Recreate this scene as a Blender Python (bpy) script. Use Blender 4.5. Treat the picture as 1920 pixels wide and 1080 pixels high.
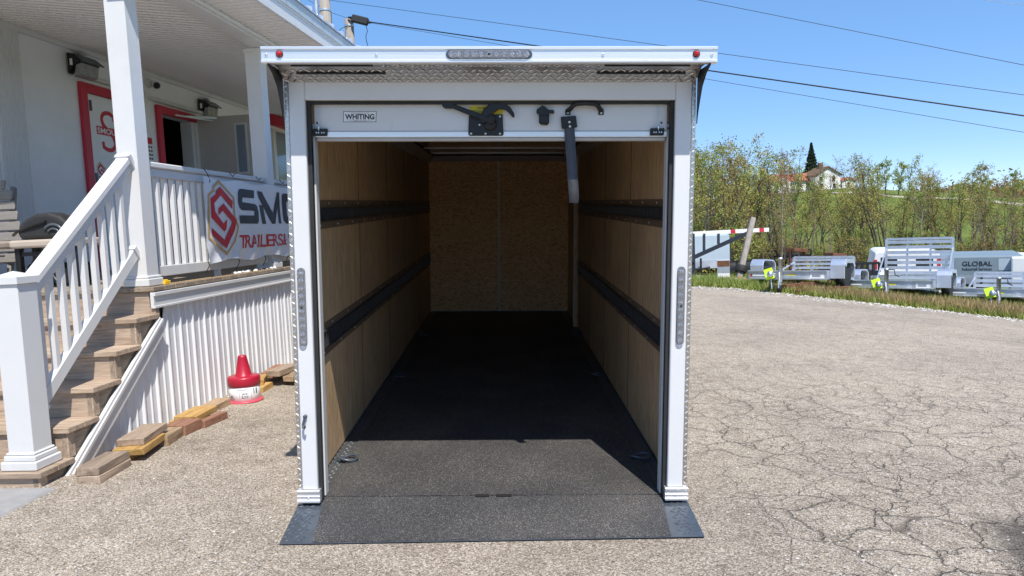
import bpy, bmesh, math, random
import numpy as np
from mathutils import Vector, Matrix
random.seed(7)
for o in list(bpy.data.objects): bpy.data.objects.remove(o)
S = bpy.context.scene
COL = S.collection
# ------------------------------------------------------------------ camera, sky, sun, exposure
H = 1.32                                   # camera height over the near lot; all coordinates below are relative to the camera
FPX = 1400.0
PITCH, ROLL, YAWB = [math.radians(a) for a in (4.71, -2.57, 5.42)]
cp, sp, cr, sr = math.cos(PITCH), math.sin(PITCH), math.cos(ROLL), math.sin(ROLL)
R = (np.array([[cr, -sr, 0], [sr, cr, 0], [0, 0, 1]]) @ np.array([[1, 0, 0], [0, cp, -sp], [0, sp, cp]])
     @ np.array([[1, 0, 0], [0, 0, -1], [0, 1, 0.]]))
cd = bpy.data.cameras.new('camera'); cam = bpy.data.objects.new('camera', cd); COL.objects.link(cam)
cm = Matrix.Identity(4)
for i in range(3):
    cm[i][0], cm[i][1], cm[i][2] = R[0][i], -R[1][i], -R[2][i]
cm[2][3] = H
cam.matrix_world = cm
cd.sensor_width = 36; cd.lens = 36 * FPX / 1920; cd.clip_start = .05; cd.clip_end = 3000
S.camera = cam
SUN = Vector((0.172, -0.513, 0.843)).normalized()
EL, AZ = math.asin(SUN.z), math.atan2(SUN.x, SUN.y)
W = bpy.data.worlds.new('World'); S.world = W; W.use_nodes = True
wn = W.node_tree.nodes; bg = wn['Background']
sky = wn.new('ShaderNodeTexSky'); sky.sky_type = 'NISHITA'; sky.sun_disc = False
sky.sun_elevation = EL; sky.sun_rotation = AZ % (2 * math.pi)
sky.air_density = 0.5; sky.dust_density = 0.0; sky.ozone_density = 6; sky.altitude = 300
gm = wn.new('ShaderNodeGamma'); gm.inputs[1].default_value = .45            # evens out the range of the clear sky
hv = wn.new('ShaderNodeHueSaturation'); hv.inputs['Saturation'].default_value = 1.6; hv.inputs['Value'].default_value = 2.75; hv.inputs['Hue'].default_value = .506
WL = W.node_tree.links; WL.new(sky.outputs[0], gm.inputs[0]); WL.new(gm.outputs[0], hv.inputs['Color']); WL.new(hv.outputs[0], bg.inputs[0]); bg.inputs[1].default_value = 0.125
sl = bpy.data.lights.new('sun', 'SUN'); sl.energy = 3.95; sl.angle = math.radians(.5); sl.color = (1, .955, .89)
so = bpy.data.objects.new('sun', sl); COL.objects.link(so)
so.rotation_euler = SUN.to_track_quat('Z', 'Y').to_euler(); so.location = (3, -6, 12)
S.view_settings.view_transform = 'Standard'; S.view_settings.look = 'None'
S.view_settings.gamma = 1; S.view_settings.exposure = 0.6; S.view_settings.use_curve_mapping = False
S.cycles.max_bounces = 8; S.cycles.diffuse_bounces = 7; S.cycles.glossy_bounces = 4; S.cycles.transmission_bounces = 6
# ------------------------------------------------------------------ frames: W world, B building, T trailer
def ray(px, py): return R.T @ np.array([(px - 960) / FPX, (py - 540) / FPX, 1.])
def nrm(v): v = np.array(v, float); return v / np.linalg.norm(v)
Tf = R.T @ nrm([-.0121, -.1157, 1]); Tu = -(R.T @ nrm([.0025, .993, .115])); Tr = nrm(np.cross(Tf, Tu)); Tu = np.cross(Tr, Tf)
TO = ray(924.5, 941) * 3.503
def mat4(a, b, c, o):
    m = Matrix.Identity(4)
    for i in range(3): m[i][0], m[i][1], m[i][2], m[i][3] = a[i], b[i], c[i], o[i]
    m[2][3] += H
    return m
Bx = (math.cos(YAWB), -math.sin(YAWB), 0); By = (math.sin(YAWB), math.cos(YAWB), 0)
FR = {'T': mat4(Tr, Tf, Tu, TO), 'B': mat4(Bx, By, (0, 0, 1), (0, 0, 0)), 'W': mat4((1, 0, 0), (0, 1, 0), (0, 0, 1), (0, 0, 0))}
MB3 = np.array([Bx, By, (0, 0, 1)])
def bpt(px, py, axis, val):                 # pixel -> point of the building frame on one of its planes
    d = MB3 @ ray(px, py); return d * (val / d[axis])
def b2w(x, y): return (Bx[0] * x + By[0] * y, Bx[1] * x + By[1] * y)
def sstep(a, b, t):
    t = max(0., min(1., (t - a) / (b - a))); return t * t * (3 - 2 * t)
def lerp_tab(t, tab):
    if t <= tab[0][0]: return tab[0][1]
    for (a, u), (b, v) in zip(tab, tab[1:]):
        if t <= b: k = (t - a) / (b - a); k = k * k * (3 - 2 * k); return u + (v - u) * k
    return tab[-1][1]
def gz(x, y):                               # height of the ground
    z = -1.32 - .0324 * (x + 1.047) + .003 * (min(y, 12) - 3.115)
    dx = max(0, x - 1.5)
    z -= .0095 * min(dx, 7.5) ** 2 + max(0, dx - 7.5) * .09
    d = math.hypot(x, y); t = sstep(21, 36, d)
    if t > 0:
        az = math.atan2(x, y)
        ridge = lerp_tab(az, [(-.5, .004), (.0, .014), (.24, .022), (.43, .0275), (.5, .0185), (.62, .004), (1.2, -.004)])
        zf = lerp_tab(d, [(36, -2.75), (60, -3.5), (200, 200 * ridge), (330, 200 * ridge - 9), (900, -60)])
        z = z * (1 - t) + zf * t
    return z
def on_ground(px, py):
    d = ray(px, py); lo, hi = 1., 400.
    t = 1.
    while t < 400 and d[2] * t > gz(d[0] * t, d[1] * t): t *= 1.02
    lo, hi = t / 1.02, t
    for _ in range(30):
        m = (lo + hi) / 2
        if d[2] * m > gz(d[0] * m, d[1] * m): lo = m
        else: hi = m
    return d * hi
# ------------------------------------------------------------------ mesh helpers
INFO = {}
class MB:
    def __init__(s): s.v = []; s.f = []; s.sm = []
    def add(s, vs, fs, smooth=False):
        k = len(s.v); s.v += [tuple(map(float, p)) for p in vs]
        for f in fs: s.f.append([i + k for i in f]); s.sm.append(smooth)
        return s
    def box(s, x0, x1, y0, y1, z0, z1):
        return s.add([(x, y, z) for x in (x0, x1) for y in (y0, y1) for z in (z0, z1)],
                     [(0, 1, 3, 2), (4, 6, 7, 5), (0, 4, 5, 1), (2, 3, 7, 6), (0, 2, 6, 4), (1, 5, 7, 3)])
    def beam(s, p0, p1, w, h, up=(0, 0, 1), taper=1):
        p0, p1 = Vector(p0), Vector(p1); d = (p1 - p0).normalized(); u = Vector(up)
        a = d.cross(u).normalized(); b = a.cross(d).normalized()
        vs = []
        for p, k in ((p0, 1), (p1, taper)):
            for i, j in ((-1, -1), (1, -1), (1, 1), (-1, 1)): vs.append(p + a * (w / 2 * i * k) + b * (h / 2 * j * k))
        return s.add(vs, [(0, 1, 2, 3), (7, 6, 5, 4), (0, 4, 5, 1), (1, 5, 6, 2), (2, 6, 7, 3), (3, 7, 4, 0)])
    def tube(s, pts, rad, n=8, cap=True, closed=False, smooth=True):
        pts = [Vector(p) for p in pts]; m = len(pts)
        if not hasattr(rad, '__len__'): rad = [rad] * m
        vs = []; a = None
        for i, p in enumerate(pts):
            if closed: d = pts[(i + 1) % m] - pts[i - 1]
            else: d = pts[min(i + 1, m - 1)] - pts[max(i - 1, 0)]
            d.normalize()
            if a is None: a = d.orthogonal().normalized()
            else:
                a = a - d * a.dot(d)
                a = a.normalized() if a.length > 1e-6 else d.orthogonal().normalized()
            b = d.cross(a)
            for k in range(n):
                t = 2 * math.pi * k / n; vs.append(p + a * (math.cos(t) * rad[i]) + b * (math.sin(t) * rad[i]))
        fs = []
        for i in range(m if closed else m - 1):
            j = (i + 1) % m
            for k in range(n): fs.append((i * n + k, i * n + (k + 1) % n, j * n + (k + 1) % n, j * n + k))
        s.add(vs, fs, smooth)
        if cap and not closed:
            s.add(vs[:n], [tuple(range(n))[::-1]]); s.add(vs[-n:], [tuple(range(n))])
        return s
    def lathe(s, prof, c=(0, 0, 0), ax=None, n=24, smooth=True):
        c = Vector(c); ax = Vector(ax or (0, 0, 1)).normalized(); a = ax.orthogonal().normalized(); b = ax.cross(a)
        vs = []
        for r, z in prof:
            for k in range(n):
                t = 2 * math.pi * k / n; vs.append(c + ax * z + a * (r * math.cos(t)) + b * (r * math.sin(t)))
        fs = [(i * n + k, i * n + (k + 1) % n, (i + 1) * n + (k + 1) % n, (i + 1) * n + k) for i in range(len(prof) - 1) for k in range(n)]
        s.add(vs, fs, smooth)
        s.add(vs[:n], [tuple(range(n))[::-1]]); s.add(vs[-n:], [tuple(range(n))])
        return s
    def prism(s, poly, fn, d0, d1):
        n = len(poly); vs = [fn(a, b, d0) for a, b in poly] + [fn(a, b, d1) for a, b in poly]
        return s.add(vs, [tuple(range(n))[::-1], tuple(range(n, 2 * n))] + [(i, (i + 1) % n, n + (i + 1) % n, n + i) for i in range(n)])
    def loz(s, c, d, nn, L, w, h):          # one raised bar of tread plate
        c, d, nn = Vector(c), Vector(d).normalized(), Vector(nn).normalized(); e = nn.cross(d)
        vs = [c - d * L / 2, c + e * w / 2, c + d * L / 2, c - e * w / 2, c - d * L * .22 + nn * h, c + d * L * .22 + nn * h]
        return s.add(vs, [(0, 3, 4), (0, 4, 1), (1, 4, 5), (1, 5, 2), (2, 5, 3), (3, 5, 4)])
    def build(s, name, mat, parent=None, frame='W', base=(0, 0, 0), bevel=0, seg=1, kind=None, raw=False, label=None):
        if parent is not None: frame, base = INFO[parent]
        base = Vector(base)
        me = bpy.data.meshes.new(name); v = np.array(s.v, float).reshape(-1, 3) - np.array(base)
        me.from_pydata(v.tolist(), [], s.f)
        me.polygons.foreach_set('use_smooth', s.sm)
        if not raw:
            bm = bmesh.new(); bm.from_mesh(me)
            bmesh.ops.recalc_face_normals(bm, faces=bm.faces)
            if bevel:
                ed = [e for e in bm.edges if len(e.link_faces) == 2 and e.calc_face_angle(0) > .6]
                bmesh.ops.bevel(bm, geom=ed, offset=bevel, segments=seg, affect='EDGES', profile=.5, clamp_overlap=True)
            bm.to_mesh(me); bm.free()
        for m in (mat if isinstance(mat, (list, tuple)) else [mat]): me.materials.append(m)
        o = bpy.data.objects.new(name, me); COL.objects.link(o)
        INFO[o] = (frame, base)
        if parent is not None: o.parent = parent
        else: o.matrix_world = FR[frame] @ Matrix.Translation(base)
        if kind: o['kind'] = kind
        if label: o['label'] = label
        return o
def tag(o, label, cat, group=None):
    o['label'] = label; o['category'] = cat
    if group: o['group'] = group
    return o
def thing(name, label, cat, frame='W', base=(0, 0, 0), group=None):
    o = bpy.data.objects.new(name, None); COL.objects.link(o); o.empty_display_size = .1
    o.matrix_world = FR[frame] @ Matrix.Translation(Vector(base)); INFO[o] = (frame, Vector(base))
    return tag(o, label, cat, group)
def put(o, name, parent, loc=(0, 0, 0)):    # a further copy of a part that shares its mesh
    c = o.copy(); c.name = name; COL.objects.link(c); c.parent = parent; c.location = loc; INFO[c] = INFO[parent]
    return c
def copy_tree(o, parent=None):
    c = o.copy(); COL.objects.link(c); INFO[c] = INFO[o]
    if parent is not None: c.parent = parent
    for ch in [x for x in KIDS.get(o, [])]: copy_tree(ch, c)
    return c
KIDS = {}
def index_kids():
    KIDS.clear()
    for o in bpy.data.objects:
        if o.parent: KIDS.setdefault(o.parent, []).append(o)
def text_geo(txt, bold=0, shear=0):
    cu = bpy.data.curves.new('lettering', 'FONT'); cu.body = txt; cu.resolution_u = 5; cu.offset = bold; cu.shear = shear; cu.extrude = 0
    ob = bpy.data.objects.new('lettering', cu); me = bpy.data.meshes.new_from_object(ob)
    v = np.array([p.co[:] for p in me.vertices]); f = [list(p.vertices) for p in me.polygons]
    bpy.data.objects.remove(ob); bpy.data.curves.remove(cu); bpy.data.meshes.remove(me)
    v[:, 0] -= v[:, 0].min(); v[:, 1] -= v[:, 1].min()
    return v, f
def add_text(mb, txt, fn, x0, x1, y0, y1, bold=0, shear=0):   # letters fitted into a rectangle of the plane fn(a, b)
    v, f = text_geo(txt, bold, shear); w, h = v[:, 0].max(), v[:, 1].max()
    mb.add([fn(x0 + p[0] / w * (x1 - x0), y0 + p[1] / h * (y1 - y0)) for p in v], f)
    return mb
# ------------------------------------------------------------------ materials
def ramp(nt, stops, interp='LINEAR'):
    r = nt.nodes.new('ShaderNodeValToRGB'); e = r.color_ramp.elements; r.color_ramp.interpolation = interp
    while len(e) < len(stops): e.new(.5)
    for k, (p, c) in enumerate(stops): e[k].position = p; e[k].color = tuple(c) + (1,) if len(c) == 3 else c
    return r
def tex(nt, kind, vec, scale, **kw):
    t = nt.nodes.new('ShaderNodeTex' + kind); t.inputs['Scale'].default_value = scale
    for k, v in kw.items():
        if k in t.inputs: t.inputs[k].default_value = v
        else: setattr(t, k, v)
    nt.links.new(vec, t.inputs['Vector']); return t
def coords(nt, scale=(1, 1, 1), loc=(0, 0, 0), rot=(0, 0, 0), src='Object', rand=False):
    tc = nt.nodes.new('ShaderNodeTexCoord'); m = nt.nodes.new('ShaderNodeMapping')
    m.inputs['Scale'].default_value = scale; m.inputs['Location'].default_value = loc; m.inputs['Rotation'].default_value = rot
    out = tc.outputs[src]
    if rand:
        oi = nt.nodes.new('ShaderNodeObjectInfo'); ad = nt.nodes.new('ShaderNodeVectorMath'); ad.operation = 'ADD'
        mu = nt.nodes.new('ShaderNodeMath'); mu.operation = 'MULTIPLY'; mu.inputs[1].default_value = 37
        nt.links.new(oi.outputs['Random'], mu.inputs[0]); nt.links.new(out, ad.inputs[0]); nt.links.new(mu.outputs[0], ad.inputs[1]); out = ad.outputs[0]
    nt.links.new(out, m.inputs['Vector']); return m.outputs[0]
def mixc(nt, fac, a, b, mode='MIX'):
    m = nt.nodes.new('ShaderNodeMix'); m.data_type = 'RGBA'; m.blend_type = mode; m.clamp_factor = True
    for sock, val in ((m.inputs[0], fac), (m.inputs[6], a), (m.inputs[7], b)):
        if hasattr(val, 'is_linked'): nt.links.new(val, sock)
        elif hasattr(val, '__len__'): sock.default_value = tuple(val) + (1,)
        else: sock.default_value = val
    return m.outputs[2]
def math_n(nt, op, a, b=None, clamp=False):
    m = nt.nodes.new('ShaderNodeMath'); m.operation = op; m.use_clamp = clamp
    for i, v in enumerate((a, b)):
        if v is None: continue
        if hasattr(v, 'is_linked'): nt.links.new(v, m.inputs[i])
        else: m.inputs[i].default_value = v
    return m.outputs[0]
def new_mat(name):
    m = bpy.data.materials.new(name); m.use_nodes = True; nt = m.node_tree
    return m, nt, nt.nodes['Principled BSDF']
def bump(nt, b, height, strength=.3, dist=.01):
    n = nt.nodes.new('ShaderNodeBump'); n.inputs['Strength'].default_value = strength; n.inputs['Distance'].default_value = dist
    nt.links.new(height, n.inputs['Height']); nt.links.new(n.outputs[0], b.inputs['Normal'])
def pm(name, col, rough=.5, metal=0, var=.12, scale=6, bmp=.0, bscale=60, stretch=(1, 1, 1), dirt=None, spec=.5, rand=False, coat=0, rvar=.1):
    m, nt, b = new_mat(name)
    v = coords(nt, stretch, rand=rand)
    n1 = tex(nt, 'Noise', v, scale, Detail=6, Roughness=.6)
    c = np.array(col)
    r = ramp(nt, [(.3, c * (1 - var)), (.7, np.minimum(1, c * (1 + var)))]); nt.links.new(n1.outputs[0], r.inputs[0])
    out = r.outputs[0]
    if dirt is not None:
        n2 = tex(nt, 'Noise', v, scale * .37, Detail=8, Roughness=.7)
        k = ramp(nt, [(.52, (0, 0, 0)), (.75, (1, 1, 1))]); nt.links.new(n2.outputs[0], k.inputs[0])
        out = mixc(nt, math_n(nt, 'MULTIPLY', k.outputs[0], dirt[3] if len(dirt) > 3 else .6), out, dirt[:3])
    if rand:
        oi = nt.nodes.new('ShaderNodeObjectInfo'); hs = nt.nodes.new('ShaderNodeHueSaturation')
        nt.links.new(math_n(nt, 'ADD', math_n(nt, 'MULTIPLY', oi.outputs['Random'], .3), .85), hs.inputs['Value'])
        nt.links.new(out, hs.inputs['Color']); out = hs.outputs[0]
    nt.links.new(out, b.inputs['Base Color'])
    if rvar:
        n3 = tex(nt, 'Noise', v, scale * 2.3, Detail=4)
        nt.links.new(math_n(nt, 'ADD', math_n(nt, 'MULTIPLY', n3.outputs[0], 2 * rvar), rough - rvar, True), b.inputs['Roughness'])
    else: b.inputs['Roughness'].default_value = rough
    b.inputs['Metallic'].default_value = metal; b.inputs['Specular IOR Level'].default_value = spec
    if coat: b.inputs['Coat Weight'].default_value = coat
    if bmp:
        n4 = tex(nt, 'Noise', v, bscale, Detail=5); bump(nt, b, n4.outputs[0], bmp, .004)
    return m
M = {}
M['white'] = pm('white_enamel', (.67, .67, .67), .32, var=.02, scale=3, dirt=(.55, .53, .5, .25), bmp=.02)
M['vinyl'] = pm('white_vinyl', (.65, .645, .63), .42, var=.025, scale=4, dirt=(.45, .42, .37, .38))
M['wall'] = pm('painted_wall', (.82, .82, .82), .6, var=.04, scale=2, dirt=(.5, .5, .5, .25), bmp=.15, bscale=40)
M['alu'] = pm('aluminium', (.84, .84, .84), .4, .75, var=.1, scale=9, stretch=(.06, 6, 6), bmp=.05, bscale=90, rvar=.1)
M['galv'] = pm('brushed_aluminium', (.66, .68, .71), .42, .85, var=.1, scale=5, bmp=.06, dirt=(.4, .4, .4, .3))
M['plate'] = pm('tread_plate', (.6, .57, .54), .3, 1, var=.1, scale=14, bmp=.1, bscale=120)
M['dsteel'] = pm('dark_steel', (.085, .1, .12), .34, .3, var=.2, scale=12, bmp=.1, dirt=(.12, .12, .12, .3))
M['black'] = pm('black_paint', (.007, .007, .008), .45, var=.2, scale=10)
M['blackrub'] = pm('black_rubber', (.02, .02, .021), .7, var=.2, scale=20, bmp=.2)
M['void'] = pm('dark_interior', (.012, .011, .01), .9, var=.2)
M['red'] = pm('red_paint', (.52, .025, .05), .45, var=.06, scale=5)
M['redplastic'] = pm('red_plastic', (.4, .012, .035), .35, var=.06, scale=8, dirt=(.4, .1, .1, .3))
M['pinkplastic'] = pm('worn_red_plastic', (.72, .08, .12), .4, var=.08, scale=8)
M['label'] = pm('label_white', (.8, .8, .8), .4, var=.02)
M['ink'] = pm('dark_ink', (.02, .023, .035), .5, var=.05)
M['redink'] = pm('red_ink', (.55, .02, .035), .5, var=.05)
M['gold'] = pm('gold_ink', (.55, .33, .1), .5, var=.08)
M['yellow'] = pm('yellow_label', (.8, .62, .03), .5, var=.05)
M['hiviz'] = pm('hi_vis_tag', (.65, .95, .03), .5, var=.05)
M['cloth'] = pm('banner_vinyl', (.74, .75, .77), .38, var=.04, scale=3)
M['strap'] = pm('grey_webbing', (.05, .06, .08), .55, var=.15, scale=30, bmp=.4, bscale=300)
M['strapend'] = pm('worn_webbing', (.045, .047, .052), .5, var=.3, scale=120, bmp=.5, bscale=300)
M['tire'] = pm('tyre_rubber', (.025, .025, .025), .75, var=.2, scale=15, bmp=.3)
M['rust'] = pm('rusty_steel', (.15, .06, .028), .8, var=.4, scale=9, bmp=.4, dirt=(.08, .03, .02, .7))
M['concrete'] = pm('concrete', (.3, .29, .28), .85, var=.12, scale=8, bmp=.3, bscale=120, dirt=(.2, .19, .18, .5))
M['paint'] = pm('grey_trailer_skin', (.42, .5, .56), .45, var=.05, scale=2, dirt=(.3, .32, .33, .4))
M['bolt'] = pm('zinc_bolt', (.7, .7, .7), .35, 1, var=.1)
M['cove'] = pm('cove_trim', (.5, .46, .42), .5, .3, var=.08)
M['plastic_grey'] = pm('grey_plastic_lumber', (.2, .185, .17), .6, var=.1, scale=8, stretch=(1, 1, 6), bmp=.1)
M['plastic_tan'] = pm('tan_plastic_lumber', (.45, .38, .31), .55, var=.06, scale=8, bmp=.05)
def wood(name, col, col2, rough=.7, ring=14, along='y', rand=True, knots=True):
    m, nt, b = new_mat(name)
    st = {'x': (.9, 12, 12), 'y': (12, .9, 12), 'z': (12, 12, .9)}[along]
    v = coords(nt, st, rand=rand); v2 = coords(nt, (1, 1, 1), rand=rand)
    n = tex(nt, 'Noise', v, 2.2, Detail=8, Roughness=.65, Distortion=.6)
    w = tex(nt, 'Noise', v, 9, Detail=4, Roughness=.7)
    c, c2 = np.array(col), np.array(col2)
    r = ramp(nt, [(.3, c2), (.5, c), (.72, np.minimum(1, c * 1.22))]); nt.links.new(n.outputs[0], r.inputs[0])
    fine = ramp(nt, [(.35, (.72, .7, .68)), (.6, (1, 1, 1))]); nt.links.new(w.outputs[0], fine.inputs[0])
    out = mixc(nt, 1, r.outputs[0], fine.outputs[0], 'MULTIPLY')
    if knots:
        vo = tex(nt, 'Voronoi', v2, 7); k = ramp(nt, [(.04, (1, 1, 1)), (.12, (0, 0, 0))]); nt.links.new(vo.outputs['Distance'], k.inputs[0])
        out = mixc(nt, math_n(nt, 'MULTIPLY', k.outputs[0], .55), out, c2 * .6)
    if rand:
        oi = nt.nodes.new('ShaderNodeObjectInfo'); hs = nt.nodes.new('ShaderNodeHueSaturation')
        nt.links.new(math_n(nt, 'ADD', math_n(nt, 'MULTIPLY', oi.outputs['Random'], .28), .86), hs.inputs['Value'])
        nt.links.new(out, hs.inputs['Color']); out = hs.outputs[0]
    nt.links.new(out, b.inputs['Base Color']); b.inputs['Roughness'].default_value = rough; b.inputs['Specular IOR Level'].default_value = .25
    bump(nt, b, n.outputs[0], .35, .003)
    return m
M['stairwood'] = wood('stair_timber', (.45, .345, .255), (.3, .22, .155), along='x')
M['stairend'] = wood('stair_end_timber', (.33, .265, .2), (.22, .17, .12), along='y')
M['greywood'] = wood('weathered_timber', (.38, .29, .215), (.22, .165, .12), along='y')
M['yellowwood'] = wood('treated_timber', (.5, .31, .11), (.34, .19, .06), along='y')
M['tanwood'] = wood('tan_timber', (.42, .3, .19), (.27, .18, .1), along='y')
M['redwood'] = wood('reddish_timber', (.33, .17, .11), (.2, .09, .06), along='y')
M['polewood'] = wood('pole_timber', (.36, .32, .28), (.22, .19, .165), along='z')
def plywood():
    m, nt, b = new_mat('plywood_lining')
    v = coords(nt, (14, 14, .7), rand=True); v2 = coords(nt, (1, 1, 1), rand=True)
    n = tex(nt, 'Noise', v, 3, Detail=9, Roughness=.72, Distortion=.3); n2 = tex(nt, 'Noise', v, 14, Detail=3); n3 = tex(nt, 'Noise', v2, 1.6, Detail=6)
    r = ramp(nt, [(.28, (.5, .33, .175)), (.5, (.76, .52, .295)), (.7, (.86, .63, .385))]); nt.links.new(n.outputs[0], r.inputs[0])
    f = ramp(nt, [(.36, (.5, .46, .42)), (.52, (1, 1, 1))]); nt.links.new(n2.outputs[0], f.inputs[0])
    g = ramp(nt, [(.3, (.8, .8, .82)), (.7, (1.0, .98, .95))]); nt.links.new(n3.outputs[0], g.inputs[0])
    out = mixc(nt, 1, mixc(nt, .8, r.outputs[0], f.outputs[0], 'MULTIPLY'), g.outputs[0], 'MULTIPLY')
    nt.links.new(out, b.inputs['Base Color']); b.inputs['Roughness'].default_value = .6; bump(nt, b, n2.outputs[0], .25, .002)
    return m
M['ply'] = plywood()
def osb():
    m, nt, b = new_mat('strand_board')
    out = None
    cs = []
    for k, (rot, sc) in enumerate(((.3, 1), (1.2, 1.15), (2.2, .9))):
        v = coords(nt, (44 * sc, 44 * sc, 105 * sc), (k * 3.1, k * 1.7, k * 5.3), (0, rot, 0), rand=True)
        wv = tex(nt, 'Voronoi', v, 1, Randomness=1.0); cs.append(wv)
    n = tex(nt, 'Noise', coords(nt, rand=True), 9, Detail=8, Roughness=.75)
    bw = []
    for w in cs:
        g = nt.nodes.new('ShaderNodeSeparateColor'); nt.links.new(w.outputs['Color'], g.inputs[0]); bw.append(g.outputs[0])
    h = math_n(nt, 'MULTIPLY', math_n(nt, 'ADD', math_n(nt, 'ADD', bw[0], bw[1]), bw[2]), .333)
    h = math_n(nt, 'ADD', math_n(nt, 'MULTIPLY', h, .75), math_n(nt, 'MULTIPLY', n.outputs[0], .25))
    r = ramp(nt, [(.22, (.5, .24, .09)), (.42, (.84, .47, .2)), (.56, (.93, .56, .26)), (.76, (.98, .68, .38))]); nt.links.new(h, r.inputs[0])
    nt.links.new(r.outputs[0], b.inputs['Base Color']); b.inputs['Roughness'].default_value = .65; bump(nt, b, h, .3, .002)
    return m
M['osb'] = osb()
def grit(name, base, speck, scale):
    m, nt, b = new_mat(name)
    v = coords(nt); vo = tex(nt, 'Voronoi', v, scale); n = tex(nt, 'Noise', v, scale * 1.7, Detail=2); big = tex(nt, 'Noise', v, 2.5, Detail=5)
    g = nt.nodes.new('ShaderNodeSeparateColor'); nt.links.new(vo.outputs['Color'], g.inputs[0])
    r = ramp(nt, [(.0, np.array(base) * .55), (.6, base), (.86, np.array(base) * 2.2), (.97, speck)]); nt.links.new(g.outputs[0], r.inputs[0])
    k = ramp(nt, [(.3, (.78, .78, .78)), (.5, (1, .99, .98)), (.72, (1.4, 1.35, 1.28))]); nt.links.new(big.outputs[0], k.inputs[0])
    nt.links.new(mixc(nt, 1, r.outputs[0], k.outputs[0], 'MULTIPLY'), b.inputs['Base Color']); b.inputs['Roughness'].default_value = .62
    bump(nt, b, n.outputs[0], .9, .004)
    return m
M['mat'] = grit('gritty_mat', (.05, .048, .047), (.3, .29, .28), 400)
def clear(name, col, rough=.05):
    m, nt, b = new_mat(name); b.inputs['Base Color'].default_value = tuple(col) + (1,); b.inputs['Roughness'].default_value = rough
    b.inputs['Transmission Weight'].default_value = .9; b.inputs['IOR'].default_value = 1.45
    v = coords(nt); w = tex(nt, 'Wave', v, 120); bump(nt, b, w.outputs[0], .3, .002)
    return m
M['lens'] = clear('clear_lens', (.95, .95, .97))
M['glass'] = pm('window_glass', (.2, .27, .33), .06, var=.1, scale=1, spec=.8, rvar=.02)
M['redlens'] = pm('red_lens', (.45, .004, .01), .12, var=.1, scale=60, coat=.5)
M['reflector'] = pm('led_reflector', (.75, .75, .77), .15, 1, var=.25, scale=150, bmp=.6, bscale=400)
M['bluegrey'] = pm('blue_grey_trim', (.42, .48, .52), .45, var=.05, dirt=(.75, .76, .76, .5))
M['ceil'] = pm('ceiling_vinyl', (.76, .74, .71), .5, var=.04, scale=3)
M['skirt'] = pm('ribbed_steel_skirting', (.72, .73, .745), .35, var=.03, scale=2, dirt=(.55, .53, .48, .25))
M['glassgrey'] = pm('dusty_glass', (.3, .3, .29), .35, var=.25, scale=10)
M['hiyellow'] = pm('yellow_plastic', (.8, .5, .02), .4, var=.05)
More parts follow.
